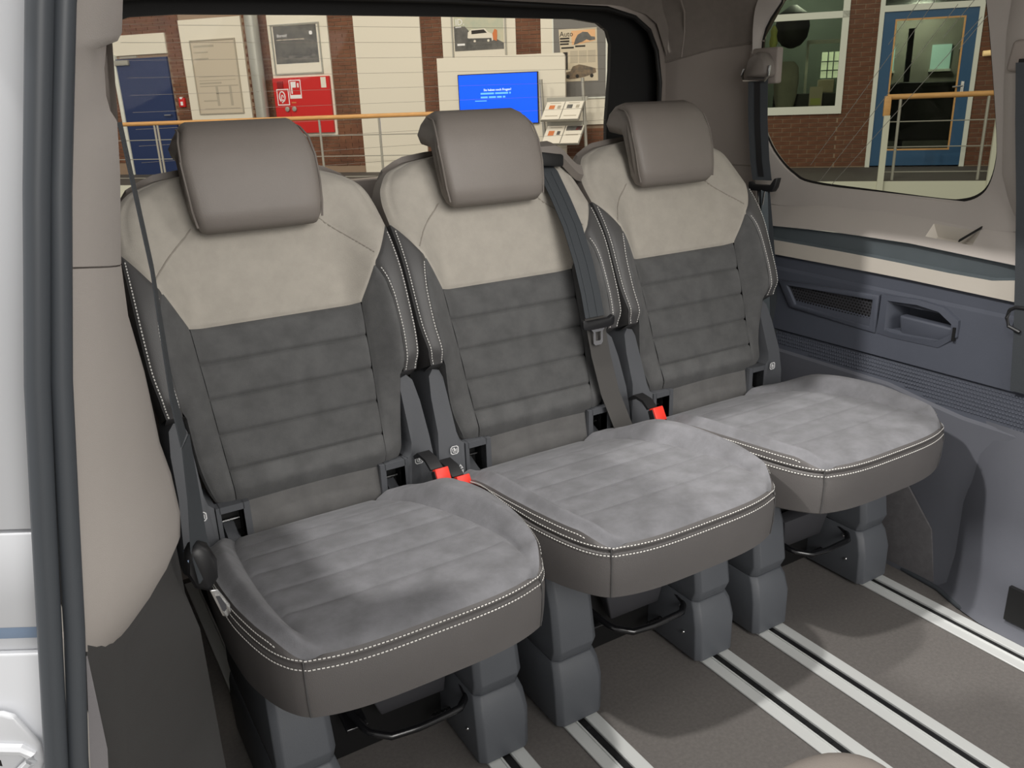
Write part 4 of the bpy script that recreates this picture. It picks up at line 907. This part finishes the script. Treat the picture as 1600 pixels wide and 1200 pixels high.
obj('poster_person', wpoly([(-.085, 2.0), (-.10, 2.09), (-.06, 2.16), (-.02, 2.14), (-.02, 2.06), (-.03, 1.98)], .029, .001), M['orange'], p4, smooth=False)
obj('poster_text', wtext('ID.', .13, -.72, .027, 2.245), M['white_print'], p4, smooth=False)
mb = MB(); wbox(-.72, -.62, .0265, .0275, 2.205, 2.222, mb); wbox(-.70, -.57, .0265, .0275, 1.94, 1.97, mb); obj('poster_line', mb, M['white_print'], p4, smooth=False)
p5 = thing('pin_board', 'grey board carrying a framed newspaper page beside the rear window edge', 'board', W(1.31, .03, 1.08))
obj('board_sheet', wbox(.90, 1.72, .021, .03, 1.09, 2.60), M['poster_grey'], p5, smooth=False); frame(p5, .88, 1.74, 1.07, 2.62, .021, .02, M['white_frame'])
np_ = thing('newspaper_page', 'yellowed newspaper page with two old cars on grey board', 'newspaper', W(1.29, .035, 1.33))
obj('page', wpoly([(1.03, 1.36), (1.08, 1.36), (1.08, 1.33), (1.60, 1.33), (1.58, 2.09), (.98, 2.09)], .031, .003), M['paper2'], np_, smooth=False)
obj('page_photo', wpoly([(1.19, 1.86), (1.18, 2.06), (1.555, 2.07), (1.56, 1.91), (1.35, 1.87)], .0345, .001), M['news_orange'], np_, smooth=False)
obj('page_car', wpoly([(1.22, 1.86), (1.24, 1.93), (1.28, 2.0), (1.36, 2.04), (1.44, 2.03), (1.49, 1.97), (1.55, 1.96), (1.555, 1.92), (1.47, 1.91), (1.42, 1.93), (1.36, 1.90), (1.32, 1.89), (1.27, 1.87)], .036, .001), M['poster_dark'], np_, smooth=False)
obj('page_car', wpoly([(1.05, 1.385), (1.05, 1.46), (1.16, 1.48), (1.20, 1.55), (1.30, 1.575), (1.40, 1.555), (1.56, 1.51), (1.57, 1.45), (1.48, 1.42), (1.38, 1.39), (1.25, 1.37), (1.15, 1.365)], .036, .001), M['poster_brown'], np_, smooth=False)
mb = MB()
for a in (1.12, 1.27, 1.50): mb.tube([W(a, .0365, 1.405), W(a, .0385, 1.405)], .028, 12)
obj('page_wheels', mb, M['ink'], np_, smooth=False)
obj('page_text', wtext('Auto', .105, .995, .036, 1.985), M['ink'], np_, smooth=False)
mb = MB()
for k, (a0, a1, z) in enumerate([(1.0, 1.15, 1.945), (1.0, 1.15, 1.905), (1.0, 1.14, 1.865), (1.02, 1.22, 1.81), (1.24, 1.40, 1.825)]): wbox(a0, a1, .0345, .0355, z, z + .024, mb)
wbox(1.05, 1.12, .0345, .0355, 1.50, 1.76, mb)
obj('page_headline', mb, M['ink'], np_, smooth=False)
mb = MB()
for c in range(3):
    for r in range(9): wbox(1.16 + .14 * c, 1.28 + .14 * c, .0345, .0352, 1.60 + .02 * r, 1.61 + .02 * r, mb)
obj('page_columns', mb, M['print_grey'], np_, smooth=False)
# red fire hose cabinet
fc = thing('fire_hose_cabinet', 'red fire hose cabinet with hose sign and round knobs', 'fire cabinet', W(-3.6, .05, .67))
obj('cabinet_door', wbox(-4.155, -3.05, .02, .07, .665, 1.585), M['fire_red'], fc, smooth=False, bevel=.004)
obj('cabinet_gap', wbox(-3.86, -3.852, .0695, .0712, .67, 1.17), M['sign_dark_red'], fc, smooth=False)
obj('call_point', wbox(-4.06, -3.95, .07, .09, 1.42, 1.53), M['sign_dark_red'], fc)
hs = obj('hose_sign', wbox(-4.09, -3.86, .0715, .074, 1.14, 1.40), M['fire_red'], fc, smooth=False); frame(hs, -4.095, -3.855, 1.135, 1.405, .0705 - .016, .016, M['white_print'], 'sign_border')
mb = MB().tube([W(-3.99 + .055 * math.cos(q), .076, 1.275 + .085 * math.sin(q)) for q in [math.radians(x) for x in range(-60, 250, 15)]], .011, 6).tube([W(-3.99 + .02 * math.cos(q), .076, 1.26 + .045 * math.sin(q)) for q in [math.radians(x) for x in range(0, 360, 30)]], .008, 6).tube([W(-3.965, .076, 1.21), W(-4.0, .076, 1.175)], .012, 6)
obj('hose_symbol', mb, M['white_print'], hs, smooth=False)
ts = obj('reel_sign', wbox(-3.83, -3.61, .0715, .074, 1.245, 1.54), M['fire_red'], fc, smooth=False); frame(ts, -3.835, -3.605, 1.24, 1.545, .0545, .014, M['white_print'], 'sign_border')
mb = MB(); wbox(-3.80, -3.70, .0745, .076, 1.42, 1.515, mb); wbox(-3.80, -3.775, .0745, .076, 1.32, 1.42, mb); wbox(-3.675, -3.645, .0745, .076, 1.42, 1.49, mb); wbox(-3.82, -3.62, .0745, .076, 1.255, 1.30, mb)
obj('reel_symbol', mb, M['white_print'], ts, smooth=False)
obj('cabinet_sticker', wbox(-3.21, -3.11, .0715, .073, 1.40, 1.57), M['paper'], fc, smooth=False)
obj('cabinet_line', wbox(-3.82, -3.73, .0715, .073, 1.165, 1.185), M['orange'], fc, smooth=False)
for a in (-3.91, -3.77): obj('knob', MB().tube([W(a, .07, 1.07), W(a, .10, 1.07)], .042, 14), M['rail_metal'], fc, bevel=.006)
# display board with screen
db = thing('display_board', 'white rounded display wall carrying the blue screen', 'display board', W(0, .5, -.02))
rr = [(-1.08, -.02), (1.07, -.02), (1.07, 1.70), (1.055, 1.735), (1.02, 1.76), (-1.08, 1.77)]
obj('board', MB().loft([[W(A(a, .5), .45, Zn(z, .5)) for a, z in rr], [W(A(a, .5), .51, Zn(z, .5)) for a, z in rr]]), M['wall_panel'], db, smooth=False)
sc = thing('wall_screen', 'flat screen showing a bright blue page with white text', 'screen', W(-.06, .52, .72))
kx = .97
obj('bezel', wbox(A(-.735, .55), A(.62, .55), .511, .55, Zn(.72, .55), Zn(1.505, .55)), M['frame_black'], sc, smooth=False)
obj('display', wbox(A(-.722, .55), A(.607, .55), .5505, .552, Zn(.732, .55), Zn(1.492, .55)), M['screen'], sc, smooth=False)
obj('screen_text', wtext('Sie haben noch Fragen?', .048, A(-.06, .55), .553, 1.235, 'CENTER'), M['screen_text'], sc, smooth=False)
mb = MB()
for a0, a1, z in [(-.35, -.12, 1.185), (-.10, .12, 1.185), (.14, .165, 1.185), (-.35, -.23, 1.13), (-.21, -.09, 1.13), (-.07, .01, 1.13), (.03, .07, 1.13), (-.45, -.25, 1.085)]: wbox(A(a0, .55), A(a1, .55), .5525, .5535, z, z + (.026 if z > 1.1 else .012), mb)
obj('screen_lines', mb, M['screen_text2'], sc, smooth=False)
# brochure stand
bs = thing('brochure_stand', 'silver brochure stand with two tilted shelves beside the screen', 'brochure stand', W(1.0, .75, -.02))
k5 = .935
for a0, a1 in ((.67, .74), (1.345, 1.42)): obj('stand_post', MB().tube([W(A(a1, .7), .70, -.02), W(A(a0, .7), .70, Zn(1.38, .7))], .026, 12), M['rail_metal'], bs)
def shelf(zb, zt, nm, sheets):
    a0, a1 = A(.65, .9), A(1.28, .9)
    sh_ = obj('shelf', MB().hexa([W(a0, .92, zb), W(a1, .92, zb), W(a1, .90, zb - .02), W(a0, .90, zb - .02)], [W(a0 + .06, .72, zt), W(a1 + .06, .72, zt), W(a1 + .06, .70, zt - .01), W(a0 + .06, .70, zt - .01)]), M['rail_metal'], bs, smooth=False)
    obj('shelf_head', MB().hexa([W(a0 + .05, .71, zt), W(a1 + .09, .71, zt), W(a1 + .09, .68, zt), W(a0 + .05, .68, zt)], [W(a0 + .05, .71, zt + .06), W(a1 + .09, .71, zt + .06), W(a1 + .09, .68, zt + .06), W(a0 + .05, .68, zt + .06)]), M['rail_metal'], sh_, smooth=False)
    def S(u, v, o): return W(a0 + (a1 - a0) * u + .06 * v, .92 - .20 * v + o, zb + (zt - zb) * v + o * .4)
    def quad(u0, u1, v0, v1, o): return MB().hexa([S(u0, v0, o), S(u1, v0, o), S(u1, v0, o - .003), S(u0, v0, o - .003)], [S(u0, v1, o), S(u1, v1, o), S(u1, v1, o - .003), S(u0, v1, o - .003)])
    for u0, u1, lab, prints in sheets:
        b = thing('brochure', lab, 'brochure', S((u0 + u1) / 2, 0, .02), 'brochures on the stand')
        obj('page', quad(u0, u1, .03, .97, .012), M['paper'], b, smooth=False)
        for (a, c, d, e, m) in prints: obj('print', quad(u0 + (u1 - u0) * a, u0 + (u1 - u0) * c, d, e, .0155), M[m], b, smooth=False)
shelf(.785, 1.045, 's', [(.02, .49, 'open white brochure with an orange picture on the upper stand shelf', [(.22, .52, .58, .78, 'orange'), (.68, .86, .60, .76, 'print_grey'), (.15, .85, .20, .23, 'print_grey'), (.2, .8, .88, .90, 'print_grey')]),
                       (.51, .98, 'open white brochure with a dark picture on the upper stand shelf', [(.16, .46, .60, .80, 'poster_dark'), (.66, .84, .62, .78, 'print_grey'), (.15, .85, .20, .23, 'print_grey'), (.2, .8, .88, .90, 'print_grey')])])
shelf(.44, .70, 's', [(.02, .49, 'white brochure with an orange picture on the lower stand shelf', [(.18, .50, .45, .70, 'orange'), (.66, .84, .48, .68, 'poster_dark'), (.2, .85, .86, .88, 'print_grey')]),
                      (.51, .98, 'brochure with a dark and red heading on the lower stand shelf', [(.08, .95, .70, .95, 'poster_dark'), (.62, .92, .72, .93, 'fire_red'), (.15, .85, .45, .5, 'print_grey')])])
obj('stand_lamp', MB().tube([W(A(1.0, .88), .88, .80), W(A(1.1, .88), .88, .80)], .018, 8), M['amber'], bs)
# railings
def railing(name, a0, a1, zt, posts, label, endpost=False):
    r = thing(name, label, 'railing', W((a0 + a1) / 2, 1.9, -.02), 'railings with wooden handrail')
    obj('handrail', MB().tube([W(a0, 1.9, zt), W(a1, 1.9, zt + .012)], .032, 10), M['wood'], r)
    for a in posts: obj('baluster', MB().tube([W(a, 1.9, -.15), W(a, 1.9, zt - .02)], .018, 8), M['rail_metal'], r)
    for k in range(3):
        z = .08 + .30 * k; obj('railing_wire', MB().tube([W(a0, 1.9, z), W(a1, 1.9, z)], .007, 6), M['rail_metal'], r)
    return r
railing('railing', -6.3, -.35, .933, (-5.26, -5.20, -2.27, -1.28), 'railing with wooden handrail behind the headrests, in the rear window')
r2 = railing('railing', 5.58, 7.6, .970, (5.73, 6.69, 7.5), 'railing with wooden handrail in front of the glazed door')
obj('end_block', MB().hexa([W(5.545, 1.88, .745), W(5.625, 1.88, .745), W(5.625, 1.95, .745), W(5.545, 1.95, .745)], [W(5.545, 1.88, .985), W(5.625, 1.88, .985), W(5.625, 1.95, .985), W(5.545, 1.95, .985)]), M['wood'], r2, bevel=.01)
obj('end_post', wbox(5.545, 5.615, 2.04, 2.09, -.6, .76), M['fascia'], r2, smooth=False)
obj('end_post', wbox(6.76, 6.86, 2.04, 2.10, -.6, 1.6), M['fascia'], r2, smooth=False)
# window in the brick wall
w3 = thing('window_3', None, None, W(4.6, 0, .8), kind='structure'); w3['label'] = 'white framed office window in the brick wall'
for q in [(3.95, 5.17, .74, .85), (3.95, 5.17, 2.02, 2.11), (5.08, 5.17, .85, 2.6), (3.95, 4.03, .85, 2.6)]: obj('window_frame', wbox(q[0], q[1], -.03, .03, q[2], q[3]), M['white_frame'], w3, smooth=False)
obj('pane', wbox(4.03, 5.08, -.01, -.006, .85, 2.02), M['hall_glass'], w3, smooth=False); obj('pane', wbox(4.03, 5.08, -.01, -.006, 2.11, 2.6), M['hall_glass'], w3, smooth=False)
# office behind the window
ow = struct(obj('wall_office', wbox(2.4, 5.54, -3.0, -2.9, -.02, 2.9).add([W(5.54, -3, -.02), W(5.54, -.26, -.02), W(5.54, -.26, 2.9), W(5.54, -3, 2.9)], [(0, 1, 2, 3)]).add([W(2.4, -3, 2.9), W(5.54, -3, 2.9), W(5.54, -.26, 2.9), W(2.4, -.26, 2.9)], [(0, 1, 2, 3)]), M['room_wall'], smooth=False)); ow['label'] = 'grey-green office wall behind the window'
tag(obj('pendant_lamp', MB().loft([[W(4.42 + r * math.cos(q), -1.2 + r * math.sin(q), z) for q in [2 * math.pi * j / 18 for j in range(18)]] for r, z in [(.05, 2.32), (.22, 2.2), (.26, 2.02), (.23, 1.85), (.14, 1.74), (.04, 1.70)]]), M['room_dark']), 'dark round pendant lamp behind the office window', 'lamp')
dd = thing('door_2', None, None, W(4.9, -1.6, 0), kind='structure'); dd['label'] = 'white framed inner doorway behind the office window'
for q in [(4.66, 4.70, .4, 1.80), (4.66, 5.5, 1.76, 1.82)]: obj('door_frame', wbox(q[0], q[1], -1.6, -1.55, q[2], q[3]), M['white_frame'], dd, smooth=False)
lw = thing('window_4', None, None, W(5.1, -2.4, 1.0), kind='structure'); lw['label'] = 'bright daylight window deep in the office'
obj('bright_pane', wbox(4.93, 5.3, -2.45, -2.4, 1.25, 1.66), M['room_bright'], lw, smooth=False)
for a in (5.02, 5.11, 5.20): obj('glazing_bar', wbox(a, a + .018, -2.39, -2.37, 1.25, 1.66), M['room_wall'], lw, smooth=False)
for z in (1.36, 1.5): obj('glazing_bar', wbox(4.93, 5.3, -2.385, -2.37, z, z + .018), M['room_wall'], lw, smooth=False)
tag(obj('office_desk', wbox(4.2, 5.3, -1.5, -1.0, 0, 1.02), M['room_dark'], bevel=.02), 'dark cluttered desk behind the office window', 'desk')
ca = thing('desk_calendar', 'pale framed card standing on the dark office desk', 'card', W(4.82, -.95, .86))
obj('card', wbox(4.74, 4.93, -.94, -.92, .83, 1.12), M['paper3'], ca, smooth=False); obj('card_print', wbox(4.76, 4.91, -.918, -.915, .85, .95), M['leaf'], ca, smooth=False)
tag(obj('paper_stack', wbox(4.86, 5.10, -1.4, -1.15, 1.02, 1.22), M['paper2'], bevel=.02), 'pile of pale papers on the office desk', 'papers')
tag(obj('office_chair', MB().loft([[W(4.38 + x * r, -.9 + y * r, z) for x, y in [(math.cos(q), .35 * math.sin(q)) for q in [2 * math.pi * j / 14 for j in range(14)]]] for r, z in [(.13, .82), (.17, 1.0), (.19, 1.25), (.17, 1.42), (.10, 1.50)]]), M['room_grey']), 'pale office chair back behind the window', 'chair')
tag(obj('window_plant', MB().loft([[W(4.16 + .06 * math.cos(q) * r, -.5 + .05 * math.sin(q) * r, z) for q in [2 * math.pi * j / 9 for j in range(9)]] for r, z in [(.3, 1.5), (1, 1.58), (.6, 1.68), (1.1, 1.76), (.7, 1.86), (.9, 1.93), (.3, 2.0)]]), M['leaf']), 'yellow-green plant leaf hanging at the office window edge', 'plant')
# glazed door
d3 = thing('door_3', None, None, W(6.2, 0, 0), kind='structure'); d3['label'] = 'blue framed glazed door in the brick wall'
for q in [(5.56, 5.62, -.02, 2.6), (6.80, 6.86, -.02, 2.6), (5.62, 6.80, 2.06, 2.14)]: obj('door_frame', wbox(q[0], q[1], -.03, .035, q[2], q[3]), M['white_frame'], d3, smooth=False)
for q in [(5.62, 5.78, 0, 2.06), (6.64, 6.80, 0, 2.06), (5.78, 6.64, 0, .22), (5.78, 6.64, 1.95, 2.06)]: obj('door_rail', wbox(q[0], q[1], -.03, .015, q[2], q[3]), M['door_teal'], d3, smooth=False)
frame(d3, 5.77, 6.65, .21, 1.96, -.002, .022, M['wood'], 'glazing_bead')
obj('pane', wbox(5.78, 6.64, -.012, -.008, .22, 1.95), M['hall_glass'], d3, smooth=False); obj('pane', wbox(5.62, 6.80, -.012, -.008, 2.14, 2.6), M['hall_glass'], d3, smooth=False)
obj('door_handle', MB().tube([W(6.71, .015, 1.06), W(6.71, .06, 1.06), W(6.58, .06, 1.05)], .012, 8), M['steel'], d3)
obj('lock_plate', wbox(6.69, 6.73, .015, .022, .98, 1.12), M['steel'], d3)
# what the glazed door shows: a street wall, windows and a dark parked car
sw = struct(obj('wall_street', wbox(5.2, 8.2, -3.3, -3.2, -.02, 3.4), M['room_grey'], smooth=False)); sw['label'] = 'grey house wall seen through the glazed door'
for a, w_ in ((5.98, .16), (6.72, .30)):
    sww = thing('window_5', None, None, W(a, -3.18, 1.4), kind='structure'); sww['label'] = ('narrow' if w_ < .2 else 'wide') + ' pale window of the house seen through the glazed door'
    obj('house_pane', wbox(a, a + w_, -3.19, -3.16, 1.33, 1.72), M['room_cyan'], sww, smooth=False)
    obj('house_sill', wbox(a - .02, a + w_ + .02, -3.19, -3.12, 1.29, 1.33), M['white_frame'], sww, smooth=False)
tag(obj('door_post', wbox(6.22, 6.30, -2.3, -2.2, 0, 1.95), M['room_dark'], smooth=False), 'dark post seen through the glazed door', 'post')
pc = thing('parked_car', 'dark parked car seen through the glazed door', 'car', W(6.5, -2.0, 0))
obj('car_body', MB().loft([[W(a, b, z) for a, z in [(5.75, .25), (7.3, .25), (7.35, .75), (7.2, .98), (6.95, 1.12), (6.1, 1.14), (5.85, 1.05), (5.75, .8)]] for b in (-2.1, -1.5)]), M['room_dark'], pc, bevel=.05)
obj('car_window', wbox(6.15, 6.9, -1.5, -1.49, .86, 1.07), M['frame_black'], pc, smooth=False)
obj('car_lamp', wbox(6.98, 7.09, -1.5, -1.47, .92, 1.08), M['room_bright'], pc, smooth=False)
struct(obj('wall_lobby', MB().add([W(5.5, -3.3, -.02), W(5.5, -.26, -.02), W(5.5, -.26, 3.4), W(5.5, -3.3, 3.4)], [(0, 1, 2, 3)]).add([W(8.2, -3.3, -.02), W(8.2, -.26, -.02), W(8.2, -.26, 3.4), W(8.2, -3.3, 3.4)], [(0, 1, 2, 3)]).add([W(5.5, -3.3, 2.3), W(8.2, -3.3, 2.3), W(8.2, -.26, 2.3), W(5.5, -.26, 2.3)], [(0, 1, 2, 3)]), M['room_dark'], smooth=False))['label'] = 'dark lobby walls behind the glazed door'
tag(obj('wall_lamp', MB().tube([W(6.90, .08, 1.465), W(7.12, .08, 1.48)], .035, 10), M['amber']), 'small lit tube lamp on the brick beside the glazed door', 'lamp')

for a, b, z, e in ((4.6, -1.6, 2.6, 50), (6.4, -2.5, 2.2, 55)):
    d = bpy.data.lights.new('room_fill', 'POINT'); d.energy = e; d.shadow_soft_size = .15; d.color = (.95, 1, .92)  # added point lights that brighten office and lobby, no fittings there
    o = bpy.data.objects.new('room_fill', d); COL.objects.link(o); o.location = W(a, b, z)
